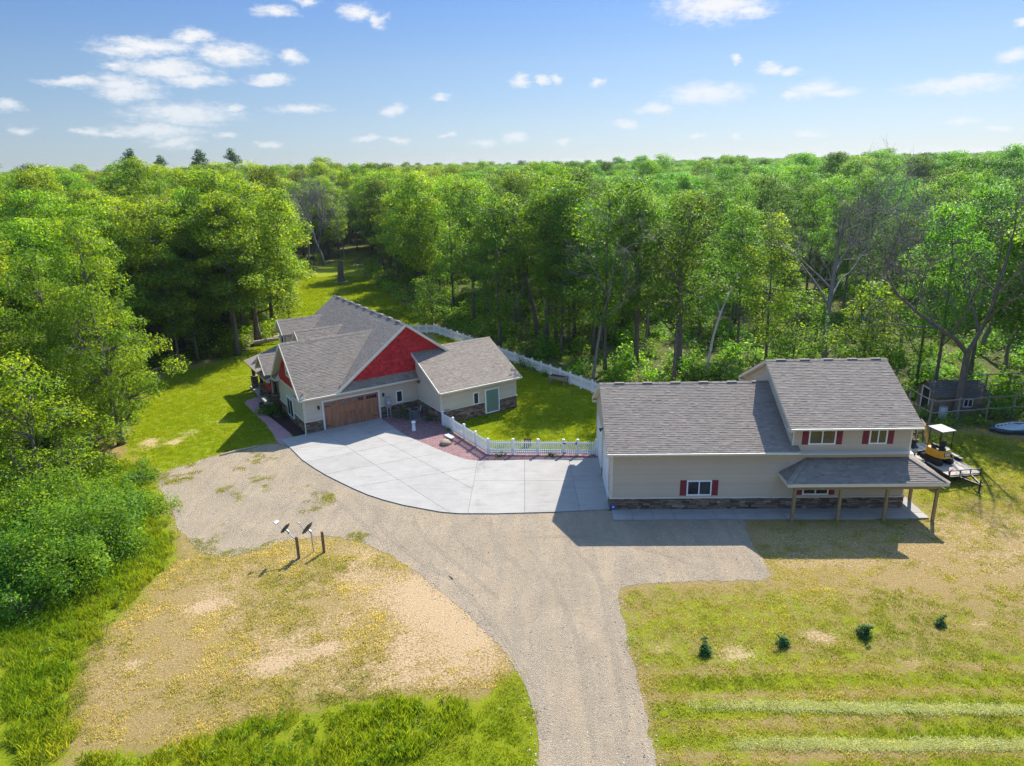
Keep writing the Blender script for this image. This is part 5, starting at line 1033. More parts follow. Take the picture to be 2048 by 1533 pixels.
def make_bare(seed, h, r, fork=None, bark='bark_grey', trunk=0.3, lean=(0, 0), twigs=True, first=0.35, nmain=7, name='bare_tree'):
    """leafless tree: trunk, limbs, branches and fine twigs"""
    rng = np.random.default_rng(seed); mb = MB()
    def grow(p, d, L, rad, depth):
        k = 5; pts = [p]; dd = d.copy()
        for i in range(k):
            dd = dd + rng.normal(size=3)*0.13 + np.array([0, 0, 0.05]); dd /= np.linalg.norm(dd); pts.append(pts[-1] + dd*L/k)
        rr = np.linspace(rad, rad*0.35, k + 1); mb.tube(pts, list(rr), 7 if depth == 0 else (5 if depth == 1 else 3), cap=False)
        if depth >= (3 if twigs else 2): return
        n = {0: nmain, 1: 8, 2: 8}[depth]
        for j in range(n):
            t = (first if depth == 0 else 0.25) + (1 - (first if depth == 0 else 0.25))*(j + rng.random())/n; q = t*k; i = min(int(q), k - 1); pos = pts[i] + (pts[i+1] - pts[i])*(q - i)
            ax = pts[i+1] - pts[i]; ax /= np.linalg.norm(ax); sd = np.cross(ax, rng.normal(size=3)); sd /= np.linalg.norm(sd)
            a = rng.uniform(0.55, 1.0); nd = ax*math.cos(a) + sd*math.sin(a); nd[2] += 0.12; nd /= np.linalg.norm(nd)
            grow(pos, nd, L*{0: rng.uniform(.45, .65), 1: rng.uniform(.4, .65), 2: rng.uniform(.35, .6)}[depth]*(1.15 - 0.45*t), max(0.015, np.interp(t, [0, 1], [rad, rad*.35])*0.55), depth + 1)
    if fork:
        top = np.array([lean[0]*0.3, lean[1]*.3, fork]); mb.tube([(0, 0, 0), top*0.5 + np.array([.05, 0, 0]), top], [trunk*1.35, trunk, trunk*.85], 8, cap=False)
        for d in ((-0.55, 0.1, 0.8), (0.42, -0.1, 0.9)): dd = np.array(d); grow(top - np.array([0, 0, .2]), dd/np.linalg.norm(dd), (h - fork)*1.05, trunk*0.72, 0)
    else: dd = np.array([lean[0], lean[1], h]); grow(np.zeros(3), dd/np.linalg.norm(dd), h, trunk, 0)
    return mb.mesh(name, MATS[bark], True)
def make_bush(seed, h, r, ncl, per, size, leaf='leaf', cr=0.55, wood=True, name='bush'):
    rng = np.random.default_rng(seed); cs = []; rs = []
    for _ in range(ncl):
        d = rng.normal(size=3); d[2] = abs(d[2]); d /= np.linalg.norm(d); q = (0.40 + 0.60*rng.random()**0.7)*(1 + .28*math.sin(3*math.atan2(d[1], d[0]) + seed) + .18*math.sin(5*d[2] + 2*d[0] + seed))
        cs.append(np.array([d[0]*r*q, d[1]*r*q, max(0.12, d[2]*h*q*0.92)])); rs.append(cr*(0.6 + 0.8*rng.random()))
        if rng.random() < .22: cs[-1] = cs[-1]*(1.18 + .22*rng.random()); rs[-1] *= .5
    V, F, R = clump_leaves(cs, rs, per, size, rng, 0.75); V[:, 2] = np.maximum(V[:, 2], 0.02)
    crown = np_mesh(name, V, F, MATS[leaf], R); mb = MB()
    if wood:
        for c in cs[:14]: mb.tube(limb((rng.normal()*.1, rng.normal()*.1, 0), c, 0.12, rng, 4), [.05, .04, .025, .01], 5, cap=False)
        return mb.mesh(name + '_stems', MATS['bark'], True), crown
    return crown
def grass_clump(seed, n, rad, h, w, leaf='grass', bend=0.5, name='grass_clump'):
    rng = np.random.default_rng(seed); a = rng.random(n)*6.283; q = rad*np.sqrt(rng.random(n)); p = np.stack([q*np.cos(a), q*np.sin(a), np.zeros(n)], 1)
    d = rng.random(n)*6.283; t = np.stack([np.cos(d), np.sin(d), np.zeros(n)], 1); sd = np.stack([-np.sin(d), np.cos(d), np.zeros(n)], 1)
    H = (h*(0.5 + 0.8*rng.random(n)))[:, None]; ww = w*(0.7 + 0.6*rng.random(n))[:, None]; b = bend*(0.3 + rng.random(n))[:, None]
    up = np.array([[0, 0, 1.0]])
    v = np.stack([p - sd*ww, p + sd*ww, p + t*H*b*.35 + up*H*.6 + sd*ww*.7, p + t*H*b + up*H], 1).reshape(-1, 3)
    f = np.arange(4*n).reshape(-1, 4)
    return np_mesh(name, v, f, MATS[leaf], rng.random(n))
HID = bpy.data.collections.new('plant_kinds')                          # kinds to scatter; not placed in the scene themselves
def kind(name, me):
    o = bpy.data.objects.new(name, me); HID.objects.link(o); return o
def joined(name, wood, crown, leafm):
    """one mesh out of a tree's wood and crown for far stands"""
    n1, n2 = len(wood.vertices), len(crown.vertices); v = np.empty((n1 + n2)*3, np.float32); wood.vertices.foreach_get('co', v[:n1*3]); crown.vertices.foreach_get('co', v[n1*3:])
    me = bpy.data.meshes.new(name); ls = []; st = []; mi = []; rn = []
    off = 0
    for k, (m, o) in enumerate(((wood, 0), (crown, n1))):
        li = np.empty(len(m.loops), np.int32); m.loops.foreach_get('vertex_index', li); s = np.empty(len(m.polygons), np.int32); m.polygons.foreach_get('loop_start', s)
        a = np.empty(len(m.polygons), np.float32); m.attributes['rnd'].data.foreach_get('value', a)
        ls.append(li + o); st.append(s + off); off += len(li); mi.append(np.full(len(s), k, np.int32)); rn.append(a)
    ls, st, mi, rn = map(np.concatenate, (ls, st, mi, rn))
    me.vertices.add(n1 + n2); me.vertices.foreach_set('co', v); me.loops.add(len(ls)); me.loops.foreach_set('vertex_index', ls); me.polygons.add(len(st)); me.polygons.foreach_set('loop_start', st)
    me.polygons.foreach_set('material_index', mi); me.update(calc_edges=True); me.attributes.new('rnd', 'FLOAT', 'FACE').data.foreach_set('value', rn)
    me.materials.append(wood.materials[0]); me.materials.append(leafm); return me
def scatter(name, pts, kinds, scale, tint, label, cat, rng=RNG, kindx=None, sz=None):
    """uncountable growth: ONE object whose points each carry a plant"""
    pts = np.asarray(pts, np.float32); n = len(pts)
    me = bpy.data.meshes.new(name); me.vertices.add(n); me.vertices.foreach_set('co', pts.ravel())
    sc = np.stack([scale, scale, scale if sz is None else sz], 1).astype(np.float32)
    me.attributes.new('rotz', 'FLOAT', 'POINT').data.foreach_set('value', (rng.random(n)*6.283).astype(np.float32))
    me.attributes.new('scl', 'FLOAT_VECTOR', 'POINT').data.foreach_set('vector', sc.ravel())
    me.attributes.new('pick', 'INT', 'POINT').data.foreach_set('value', (rng.integers(0, len(kinds), n) if kindx is None else kindx).astype(np.int32))
    me.attributes.new('tint', 'FLOAT_VECTOR', 'POINT').data.foreach_set('vector', np.asarray(tint, np.float32).ravel())
    o = link(name, me); ng = bpy.data.node_groups.new(name, 'GeometryNodeTree')
    ng.interface.new_socket('Geometry', in_out='INPUT', socket_type='NodeSocketGeometry'); ng.interface.new_socket('Geometry', in_out='OUTPUT', socket_type='NodeSocketGeometry')
    gi, go = ng.nodes.new('NodeGroupInput'), ng.nodes.new('NodeGroupOutput'); ip = ng.nodes.new('GeometryNodeInstanceOnPoints'); jn = ng.nodes.new('GeometryNodeJoinGeometry')
    for k in kinds:
        oi = ng.nodes.new('GeometryNodeObjectInfo'); oi.inputs['Object'].default_value = k; oi.inputs['As Instance'].default_value = True; ng.links.new(oi.outputs['Geometry'], jn.inputs[0])
    def na(nm, ty):
        a = ng.nodes.new('GeometryNodeInputNamedAttribute'); a.data_type = ty; a.inputs['Name'].default_value = nm; return a.outputs['Attribute']
    cb = ng.nodes.new('ShaderNodeCombineXYZ'); ng.links.new(na('rotz', 'FLOAT'), cb.inputs[2])
    ng.links.new(gi.outputs[0], ip.inputs['Points']); ng.links.new(jn.outputs[0], ip.inputs['Instance']); ip.inputs['Pick Instance'].default_value = True
    ng.links.new(na('pick', 'INT'), ip.inputs['Instance Index']); ng.links.new(cb.outputs[0], ip.inputs['Rotation']); ng.links.new(na('scl', 'FLOAT_VECTOR'), ip.inputs['Scale']); ng.links.new(ip.outputs[0], go.inputs[0])
    md = o.modifiers.new('scatter', 'NODES'); md.node_group = ng
    return tag(o, label, cat, kind='stuff')

# ------------------------------------------------------------------ tree kinds
TK = {}
def tk(key, **kw): TK[key] = make_tree(**kw)
tk('oak1', seed=1, h=17.5, hb=4.5, r=5.2, ncl=95, per=190, size=.235, cr=1.35, prof='round', trunk=.30, name='oak')
tk('oak2', seed=2, h=16.0, hb=5.0, r=4.6, ncl=85, per=190, size=.235, cr=1.30, prof='round', trunk=.27, name='oak')
tk('oak3', seed=3, h=18.5, hb=6.0, r=4.4, ncl=85, per=185, size=.235, cr=1.30, prof='tall', trunk=.28, name='oak')
tk('slim1', seed=4, h=18.0, hb=6.5, r=3.0, ncl=70, per=135, size=.21, cr=1.05, prof='tall', trunk=.19, ragged=.45, name='maple')
tk('slim2', seed=5, h=17.0, hb=5.0, r=2.7, ncl=60, per=125, size=.21, cr=1.0, prof='tall', trunk=.17, ragged=.5, name='maple')
tk('slim3', seed=6, h=15.5, hb=3.2, r=2.6, ncl=62, per=145, size=.20, cr=1.0, prof='oval', trunk=.16, ragged=.4, name='maple')
tk('under1', seed=7, h=8.0, hb=1.2, r=2.3, ncl=48, per=150, size=.19, cr=.85, prof='oval', trunk=.09, name='sapling')
tk('under2', seed=8, h=5.5, hb=.7, r=1.8, ncl=36, per=150, size=.18, cr=.75, prof='oval', trunk=.07, name='sapling')
tk('near1', seed=9, h=16.4, hb=2.2, r=5.0, ncl=150, per=250, size=.165, cr=1.0, prof='egg', trunk=.26, ragged=.32, name='maple')
tk('near2', seed=10, h=7.6, hb=.8, r=3.6, ncl=80, per=260, size=.135, cr=.85, prof='cone', trunk=.12, ragged=.45, name='young_tree')
bare_a = make_bare(21, 17.5, 6, trunk=.34, first=.42, nmain=9); bare_b = make_bare(22, 16.0, 6, fork=6.2, bark='bark', trunk=.29, first=.15, nmain=7); bare_c = make_bare(23, 16.5, 4, trunk=.22, first=.35, nmain=8); bare_d = make_bare(24, 14, 3, trunk=.16, first=.4, nmain=6)
pine_w, pine_c = make_tree(31, 24, 3, 5.6, 70, 110, .38, 1.15, 'egg', .30, 'bark_grey', 'needle', ragged=1.0, name='pine')

def place_tree(name, keyorpair, x, y, s=1.0, rz=0.0, tint=(1, 1, 1), label='', group=None, cat='tree', sz=None):
    w_, c_ = TK[keyorpair] if isinstance(keyorpair, str) else keyorpair
    r = empty(name, (x, y, -0.03), rz, label, cat, group); r.scale = (s, s, sz or s)
    if w_: link('trunk', w_, r)
    if c_: c = link('crown', c_, r); c.color = (*tint, 1.0)
    return r
YEL, MID, COOL, DRK = (1.30, 1.12, .75), (1.0, 1.0, .95), (.80, .95, 1.15), (.62, .78, .95)
# ------------------------------------------------------------------ the woods
rngF = np.random.default_rng(2024)
def frustum(x, y, m=6): return (np.abs(x) < 0.80*y + m) & (y > 14)
named = []                                                             # spots of trees placed one by one
def nt_(name, key, u, v, s, tint, label, rz=0.0, sz=None, group=None):
    x, y = G(u, v); named.append((x, y)); return place_tree(name, key, x, y, s, rz, tint, label, group, sz=sz)
nt_('maple_tree', 'near1', 243, 889, .82, (1.22, 1.08, .75), 'tall broad maple standing at the left lawn edge, nearest of the tall trees', .4, sz=.99)
nt_('young_tree', 'near2', 92, 985, 1.18, (1.65, 1.35, .9), 'pale yellow-green young tree rising behind the big bush at the left edge', 1.2)
nt_('maple_tree', 'near1', 150, 872, .80, (.95, .95, .75), 'dark leafy tree close behind the tall maple at the left lawn edge', 2.4, sz=.86)
nt_('oak_tree', 'oak1', 517, 687, 1.16, YEL, 'wide oak arching over the lawn behind the house, crown leaning right', 2.0, sz=1.03)
nt_('oak_tree', 'oak3', 477, 711, .92, YEL, 'straight oak with grey trunk just left of the arching oak', 1.0)
nt_('maple_tree', 'slim3', 396, 721, .80, MID, 'slim maple with bare lower trunk at the left lawn corner', 2.0)
nt_('maple_tree', 'slim2', 361, 738, .72, (1.1, 1.05, .8), 'slender maple leaning into the left lawn corner, first from the tall maple', .5)
nt_('small_tree', 'under2', 579, 640, 1.1, (1.5, 1.2, .9), 'small pale tree with thin stem at the mouth of the clearing behind the house', .5)
nt_('small_tree', 'under2', 865, 652, 1.15, MID, 'small tree with thin stem just outside the far corner of the picket fence', 1.5)
LEAN1 = make_tree(41, 16.5, 8.0, 3.2, 55, 150, .22, 1.05, 'tall', .30, lean=(-3.4, -1.0), ragged=.5, name='leaning_tree'); LEAN2 = make_tree(42, 17.0, 8.5, 2.8, 50, 145, .22, 1.0, 'tall', .32, lean=(1.4, 0), ragged=.5, name='thick_tree')
nt_('leaning_tree', LEAN1, 1078, 681, 1.0, MID, 'thick dark trunk leaning left behind the back picket fence')
nt_('thick_tree', LEAN2, 1091, 692, 1.0, (1.1, 1.05, .9), 'stout upright trunk beside the leaning tree behind the back fence')
nt_('slender_tree', 'slim1', 1112, 688, 1.0, MID, 'first slender trunk right of the stout tree behind the back fence', .3)
nt_('slender_tree', 'slim2', 1124, 695, 1.05, (1.15, 1.08, .85), 'middle slender trunk of three right of the stout tree behind the back fence', 1.3)
nt_('slender_tree', 'slim1', 1138, 700, .98, COOL, 'third and nearest slender trunk right of the stout tree behind the back fence', 2.2)
nt_('slender_tree', 'slim3', 1000, 694, 1.05, (.85, .95, .9), 'dark leafy tree above the right end of the wing roof', 2.8)
nt_('maple_tree', 'slim1', 1270, 735, 1.0, COOL, 'tall thin maple behind the left half of the garage roof', .9)
nt_('forked_tree', LEAN2, 1358, 745, .93, (.9, .98, .95), 'dark tree with two crossing stems behind the garage roof, left of the white birch', 2.0)
nt_('maple_tree', 'slim3', 1530, 740, .95, (1.35, 1.15, .8), 'bright yellow-green maple right of the white birch', .7)
nt_('maple_tree', 'under1', 1720, 775, 1.15, (1.15, 1.05, .8), 'low bushy tree above the ridge of the two-storey roof', .7)
nt_('maple_tree', 'under1', 1580, 772, 1.05, (1.05, 1.05, .85), 'low bushy tree behind the left gable of the two-storey roof', 1.7)
nt_('oak_tree', 'oak2', 2075, 800, 1.05, (.95, 1.05, 1.0), 'leafy oak cut by the right edge of the picture behind the pole fence', 1.7)
for (x_, y_, k_, s_, t_, lb) in ((8.9, 63.6, 'slim2', 1.0, (1.0, 1.05, .9), 'airy maple rising behind the left end of the garage ridge'), (12.2, 65.0, 'slim1', .92, (.95, 1.0, .9), 'second airy maple behind the garage ridge, right of the thin pole-like tree'), (5.2, 69.5, 'slim3', .95, (1.1, 1.08, .85), 'leafy tree just outside the back fence behind the planter'), (40.5, 45.5, 'oak2', .92, (1.0, 1.0, .9), 'oak at the right border of the yard whose shade falls on the grass')):
    named.append((x_, y_)); place_tree('maple_tree' if k_ != 'oak2' else 'oak_tree', k_, x_, y_, s_, x_, t_, lb)
def bare(name, me, u, v, s, label, rz=0.0): x, y = G(u, v); named.append((x, y)); r = empty(name, (x, y, -.03), rz, label, 'tree'); r.scale = (s, s, s); link('trunk', me, r); return r
bare('bare_tree', bare_a, 1652, 768, .84, 'big leafless grey tree standing above the two-storey roof', .5)
bare('bare_tree', bare_b, 1911, 838, .86, 'leafless Y-shaped tree beside the small wooden shed', 0.15)
bare('bare_tree', bare_c, 1800, 712, .80, 'thinner leafless tree between the big grey tree and the Y-shaped one', 1.5)
bare('bare_tree', bare_c, 2010, 745, .74, 'leafless tree deep behind the pole fence near the right edge', 2.5)
bare('bare_tree', bare_a, 1880, 690, .78, 'leafless tree standing deep in the glade between the Y-shaped tree and the big grey tree', 2.2)
bare('bare_tree', bare_c, 1725, 690, .85, 'slim leafless tree close right of the big grey tree', 3.1)
bare('bare_tree', bare_a, 1955, 705, .80, 'broad leafless tree behind the shed roof', 4.4)
bare('bare_tree', bare_d, 1186, 757, .95, 'thin leafless pole-like tree at the left end of the garage roof', .5)
bare('bare_tree', bare_c, 1040, 640, .82, 'leafless crooked tree standing among the leafy trees behind the wing', 3.5)
bare('bare_tree', bare_d, 1290, 700, 1.0, 'leafless stem crossing the leafy trees behind the garage ridge', 4.5)
for k, (u, v) in enumerate(((585, 548), (618, 538), (650, 530), (560, 556), (690, 522), (630, 526))): o = bare('bare_tree', (bare_c, bare_d, bare_a)[k % 3], u, v, (.88, 1.0, .80)[k % 3], ('leftmost but one grey leafless tree at the far end of the clearing', 'grey leafless tree in the middle of the dead stand beyond the clearing', 'broad grey leafless tree above the broken trunk in the clearing', 'leftmost grey leafless tree of the dead stand beyond the clearing', 'rightmost grey leafless tree of the dead stand beyond the clearing', 'rearmost grey leafless tree of the dead stand beyond the clearing')[k], k*1.1); o['group'] = 'dead trees at the end of the clearing'
DEADLEAN = make_bare(45, 13.5, 3, trunk=.20, lean=(-15, -1), first=.35, nmain=6, name='fallen_dead_tree')
x, y = G(1140, 640); r = empty('dead_leaning_tree', (x, y, 4.0), 0, 'dead grey tree hung up leaning left across the leafy trees behind the wing', 'tree'); link('trunk', DEADLEAN, r); 
m = MB(); m.tube([(0, 0, -4.05), (0.2, 0, -2), (0, 0, 0.05)], [.26, .22, .19], 8); m.build('lower_trunk', MATS['bark_grey'], r)
# white birch snag
x, y = G(1411, 762); named.append((x, y)); r = empty('birch_snag', (x, y, 0), 0, 'slim white leafless birch bending right behind the garage roof', 'tree')
m = MB(); m.tube([(0, 0, -.05), (.15, 0, 2), (.45, 0, 4.2), (.95, 0, 6.3), (1.6, 0, 8.0), (2.15, 0, 9.3), (2.15, 0, 9.75)], [.13, .12, .105, .09, .07, .05, .03], 8); m.build('trunk', MATS['bark_birch'], r, smooth=True)
for (a, b) in (((.9, 0, 6.2), (.5, .1, 7.4)), ((1.6, 0, 8), (1.9, -.2, 8.5))): m = MB(); m.tube([a, b], [.03, .012], 5); m.build('branch', MATS['bark_birch'], r)
# tall broken trunk in the clearing, with its pale base slab
x, y = G(683, 566); r = empty('broken_trunk', (x, y, 0), 0, 'broken bare tree trunk standing alone in the grassy clearing', 'tree trunk')
m = MB(); m.tube([(0, 0, -.05), (-.05, 0, 1.2), (.05, 0, 2.6), (.15, 0, 3.9)], [.75, .55, .50, .38], 9); m.build('trunk', MATS['bark'], r); m = MB(); m.box(-1.1, 1.1, -.9, .9, 0, .22); bevel(m.build('base_slab', MATS['boulder'], r), .05)
# pines on the skyline
for k, (u, v, s) in enumerate(((255, 300, 1.0), (314, 313, .8), (397, 301, 1.15), (466, 299, 1.1))):
    Y = 235 + 12*(k % 2); d = raydir(u, v); x = d[0]/d[1]*Y; zt = CAM_H + d[2]/d[1]*Y
    o = place_tree('pine_tree', (pine_w, pine_c), x, Y, zt/24.0, k*1.3, (1.2, 1.25, 1.2), ('leftmost tall pine on the skyline, with flat open crown', 'smallest skyline pine, second from the left', 'third skyline pine from the left, broad open crown', 'rightmost skyline pine, dense upright crown')[k], 'pines on the skyline'); named.append((x, Y))

# all other trees: the nearest as individuals, the far canopy as one mass
pts = []
def grid(y0, y1, st):
    ys = np.arange(y0, y1, st)
    for yy in ys:
        half = 0.80*yy + 12; xs = np.arange(-half, half, st); jx = xs + rngF.uniform(-.42, .42, len(xs))*st; jy = yy + rngF.uniform(-.42, .42, len(xs))*st
        pts.append(np.stack([jx, jy], 1))
grid(30, 115, 4.8); grid(115, 260, 6.9); grid(260, 700, 10.5); grid(700, 1900, 22)
P = np.concatenate(pts); sd = sdf(P[:, 0], P[:, 1], P_YARD); P = P[(sd < -1.6) & frustum(P[:, 0], P[:, 1])]
NM = np.array(named); dn = np.min(np.hypot(P[:, None, 0] - NM[None, :, 0], P[:, None, 1] - NM[None, :, 1]), 1); P = P[dn > 2.6]
# a thinner, brighter glade behind the big leafless trees on the right
gl = np.exp(-(((P[:, 0] - 40)/22)**2 + ((P[:, 1] - 72)/20)**2))
for d_ in (4, 8, 12): P, gl = (lambda k: (P[k], gl[k]))(~(in_poly(P[:, 0] - .5*d_, P[:, 1] - .866*d_, P_MEADOW) & (rngF.random(len(P)) < .2)))
P = P[rngF.random(len(P)) > 0.93*gl]
ed = sdf(P[:, 0], P[:, 1], P_YARD); P = P[~((P[:, 0] > -12) & (ed > -45) & (P[:, 1] < 130) & (rngF.random(len(P)) < np.where(P[:, 0] < 18, .18, .30)))]
P = P[np.argsort(np.hypot(P[:, 0], P[:, 1]))]
NIND = 250; near, far = P[:NIND], P[NIND:]
edg = sdf(near[:, 0], near[:, 1], P_YARD)
def tree_tint(x, y, n):
    a = rngF.random(n)[:, None]; w = sstep(-2, -22, x)[:, None]; c = sstep(8, 30, x)[:, None]
    base = np.array([.90, 1.02, .98])*(1 - w - c*(1-w)) + w*np.array([1.18, 1.06, .62]) + c*(1-w)*np.array([.78, .98, 1.15])
    return base*np.where(a < .27, .42 + .9*a, .62 + .75*a) * np.stack([1 + .36*(rngF.random(n)-.5), np.ones(n), 1 + .2*(rngF.random(n)-.5)], 1)
GRP = {'L': 'trees of the left wood', 'C': 'trees of the wood behind the house', 'R': 'trees of the wood behind the garage building'}
PLACES = ((60, 'at the left picture edge'), (130, 'just inside the left picture edge'), (200, 'left of the tall maple'), (290, 'behind the tall maple'), (350, 'right of the tall maple'), (420, 'above the left lawn corner'), (500, 'beside the arching oak'), (590, 'behind the house porch'), (680, 'left of the grassy clearing'), (760, 'right of the grassy clearing'), (830, 'above the red gable'), (900, 'behind the far fence corner'), (980, 'above the wing roof'), (1060, 'by the leaning trunk'), (1150, 'behind the raised planter'), (1230, 'left of the garage roof'), (1320, 'above the garage ridge'), (1400, 'left of the white birch'), (1480, 'right of the white birch'), (1560, 'above the tall gable wall'), (1640, 'left of the big leafless tree'), (1730, 'right of the big leafless tree'), (1820, 'above the tall roof end'), (1900, 'above the shed'), (1980, 'above the pole fence'), (9999, 'at the right picture edge'))
def tree_label(x, y, e, key, t):
    zc = y*math.cos(CAM_TH) + CAM_H*math.sin(CAM_TH)*.5; u = 1024 + CAM_F*x/zc
    where = next(w for q, w in PLACES if u < q)
    row = 'in the front rank' if e > -6 else 'in the second rank' if e > -13 else 'in the third rank' if e > -21 else 'deep in the wood' if e > -32 else 'far back'
    tone = 'dark green' if t[1] < .82 else 'yellow-green' if t[0]/t[1] > 1.06 else 'bluish green' if t[2]/t[1] > 1.12 else 'fresh green'
    kind_ = {'oak1': 'broad oak', 'oak2': 'round oak', 'oak3': 'tall oak', 'slim1': 'tall slim tree', 'slim2': 'slender tree', 'slim3': 'oval tree', 'under1': 'low tree'}[key]
    lb = f'{tone} {kind_} {row} {where}'
    return lb.replace('in the front', 'in front').replace('in the second', 'in second').replace('in the third', 'in third').replace('deep in the wood', 'deep in wood').replace('picture edge', 'edge')
tt = tree_tint(near[:, 0], near[:, 1], len(near))
for (x, y), t, e_ in zip(near, tt, edg):
    reg = 'L' if x < -14 else ('C' if x < 8 else 'R'); q = rngF.random()
    if reg == 'L': key = ('oak1', 'oak2', 'oak3', 'slim3')[int(q*3.6)]; s = rngF.uniform(.80, 1.0)
    elif reg == 'C': key = ('slim1', 'slim2', 'slim1', 'slim3', 'oak3')[int(q*5)]; s = rngF.uniform(.88, 1.04)
    else: key = ('slim1', 'slim2', 'slim3', 'slim1', 'under1')[int(q*5)]; s = rngF.uniform(.78, .98)
    place_tree('oak_tree' if key.startswith('oak') else 'leafy_tree', key, x, y, s, rngF.random()*6.28, tuple(t), tree_label(x, y, e_, key, t), GRP[reg], sz=s*rngF.uniform(.93, 1.08))
_same = {}
for o in [o for o in COL.objects if o.get('group') in GRP.values()]: _same.setdefault(o['label'], []).append(o)
for lb, os_ in _same.items():
    if len(os_) > 1:
        for k, o in enumerate(sorted(os_, key=lambda o: o.location.x / o.location.y)): o['label'] = lb.replace(' the ', ' ') + ', ' + (('left', 'right')[k] + ' of two' if len(os_) == 2 else ('first', 'second', 'third', 'fourth', 'fifth', 'sixth', 'seventh', 'eighth')[min(k, 7)] + ' from left')
FK = [kind('far_tree', joined('far_tree', *TK[k], MATS['leaf_far'])) for k in ('oak1', 'oak2', 'oak3', 'slim1', 'slim3')]
fd = np.hypot(far[:, 0], far[:, 1]); az_ = far[:, 0]/far[:, 1]
fs = np.clip(rngF.normal(.98, .085, len(far)), .78, 1.22) * np.interp(fd, [80, 200, 500, 1900], [.95, 1.0, 1.05, 1.3]) * np.interp(az_, [-.8, -.3, 0, .3, .8], [1.08, 1.04, 1.0, 1.0, 1.02])
scatter('far_forest', np.stack([far[:, 0], far[:, 1], np.full(len(far), -.1)], 1), FK, fs*np.interp(fd, [80, 700, 1900], [1.0, 1.12, 1.9]), tree_tint(far[:, 0], far[:, 1], len(far)), 'far green forest canopy reaching to the horizon', 'forest', rngF, sz=fs)
# bushes under the trees
UB = [kind('brush', make_bush(50 + k, 1.5, 1.2, 20, 75, .20, 'grass' if False else 'leaf_far', .5, False)) for k in range(4)]
q = rngF.uniform([-80, 32], [80, 150], (14000, 2)); sd = sdf(q[:, 0], q[:, 1], P_YARD); pr = np.where(sd < -.3, 0.20 + .55*np.exp(sd/6), 0)*np.interp(q[:, 1], [32, 80, 150], [1, .8, .35])
q = q[(rngF.random(len(q)) < pr) & frustum(q[:, 0], q[:, 1])]; n = len(q)
scatter('undergrowth', np.stack([q[:, 0], q[:, 1], np.full(n, -.05)], 1), UB, rngF.uniform(.6, 1.5, n), tree_tint(q[:, 0], q[:, 1], n)*np.array([1.15, 1.1, .85]), 'bushy green undergrowth beneath the forest trees', 'undergrowth', rngF)

# ------------------------------------------------------------------ bushes and planted shrubs
def bush(name, x, y, seed, h, r, ncl, per, size, tint, label, cr=.55, cat='bush', group=None, z=0.0):
    w_, c_ = make_bush(seed, h, r, ncl, per, size, 'leaf', cr, True, name); o = empty(name, (x, y, z), 0, label, cat, group); link('stem', w_, o); c = link('foliage', c_, o); c.color = (*tint, 1); return o
BX, BY = G(150, 1165)
bush('large_bush', BX - .4, BY + 1.2, 61, 3.5, 2.7, 85, 360, .125, (1.05, 1.08, .85), 'largest rounded bush at the left edge beside the dry field', .85)
bush('large_bush', *G(20, 1150), 62, 3.0, 2.2, 60, 340, .125, (.75, .95, .95), 'darker bush cut by the left edge of the picture', .8)
bush('large_bush', *G(262, 1035), 63, 2.3, 1.6, 40, 340, .12, (.95, 1.05, 1.0), 'smaller rounded bush between the largest bush and the gravel', .65)
bush('large_bush', *G(90, 1045), 64, 3.0, 2.2, 60, 320, .13, (1.2, 1.15, .8), 'yellow-green bush behind the largest bush', .8)
bush('willow_bush', *G(285, 965), 65, 1.5, 1.2, 24, 260, .13, (.9, 1.0, 1.15), 'bluish green low bush at the left end of the gravel', .5)
bush('willow_bush', *G(95, 1185), 66, 1.9, 1.5, 34, 280, .13, (1.05, 1.1, 1.1), 'low leafy bush at the foot of the largest bush', .55)
bush('large_bush', *G(175, 1050), 164, 3.3, 1.9, 46, 340, .125, (1.25, 1.15, .9), 'upright yellow-green bush above the largest bush, nearest the young tree', .7)
bush('large_bush', *G(225, 1110), 165, 2.3, 1.5, 36, 340, .12, (.85, 1.0, .95), 'dark rounded bush between the largest bush and the rough grass', .6)
bush('large_bush', *G(60, 1230), 166, 1.8, 1.4, 32, 320, .12, (.8, 1.0, .9), 'low dark bush at the left edge below the larger bushes', .55)
for (u_, v_, h_, r_, t_, lb) in ((1968, 836, 1.9, 1.3, (.85, 1.0, .9), 'bush at the right end of the shed behind the pole fence'), (1900, 853, .9, .9, (.95, 1.05, .85), 'low bush in front of the pole fence below the shed'), (1950, 850, .8, 1.0, (1.1, 1.1, .85), 'low weedy bush in front of the pole fence right of the shed'), (1848, 838, 1.2, .9, (.8, .95, .9), 'bush at the left end of the pole fence beside the shed'), (2012, 838, 1.3, 1.2, (.9, 1.05, .95), 'bush behind the pole fence above the coiled hose')):
    x, y = G(u_, v_); bush('fence_bush', x, y, int(u_), h_, r_, 22, 200, .13, t_, lb, .42)
bush('foundation_shrub', *HW(-1.2, 6.9), 67, 1.15, .95, 26, 260, .11, (.85, .95, .55), 'rounded green shrub at the bend of the side path', .38)
bush('foundation_shrub', *HW(-.75, 5.4), 68, .9, .75, 20, 220, .11, (.42, .52, .45), 'dark shrub in the mulch bed beside the stone wall', .35)
bush('flowering_shrub', *HW(7.45, -.85), 69, .95, .85, 24, 240, .09, (.75, .8, .55), 'rounded dark green shrub below the small window near the garage door', .33)
bush('flowering_shrub', *HW(8.85, -2.8), 70, .5, .5, 12, 200, .08, (.7, .85, .7), 'small dark shrub between the air conditioner and the wing wall', .25)
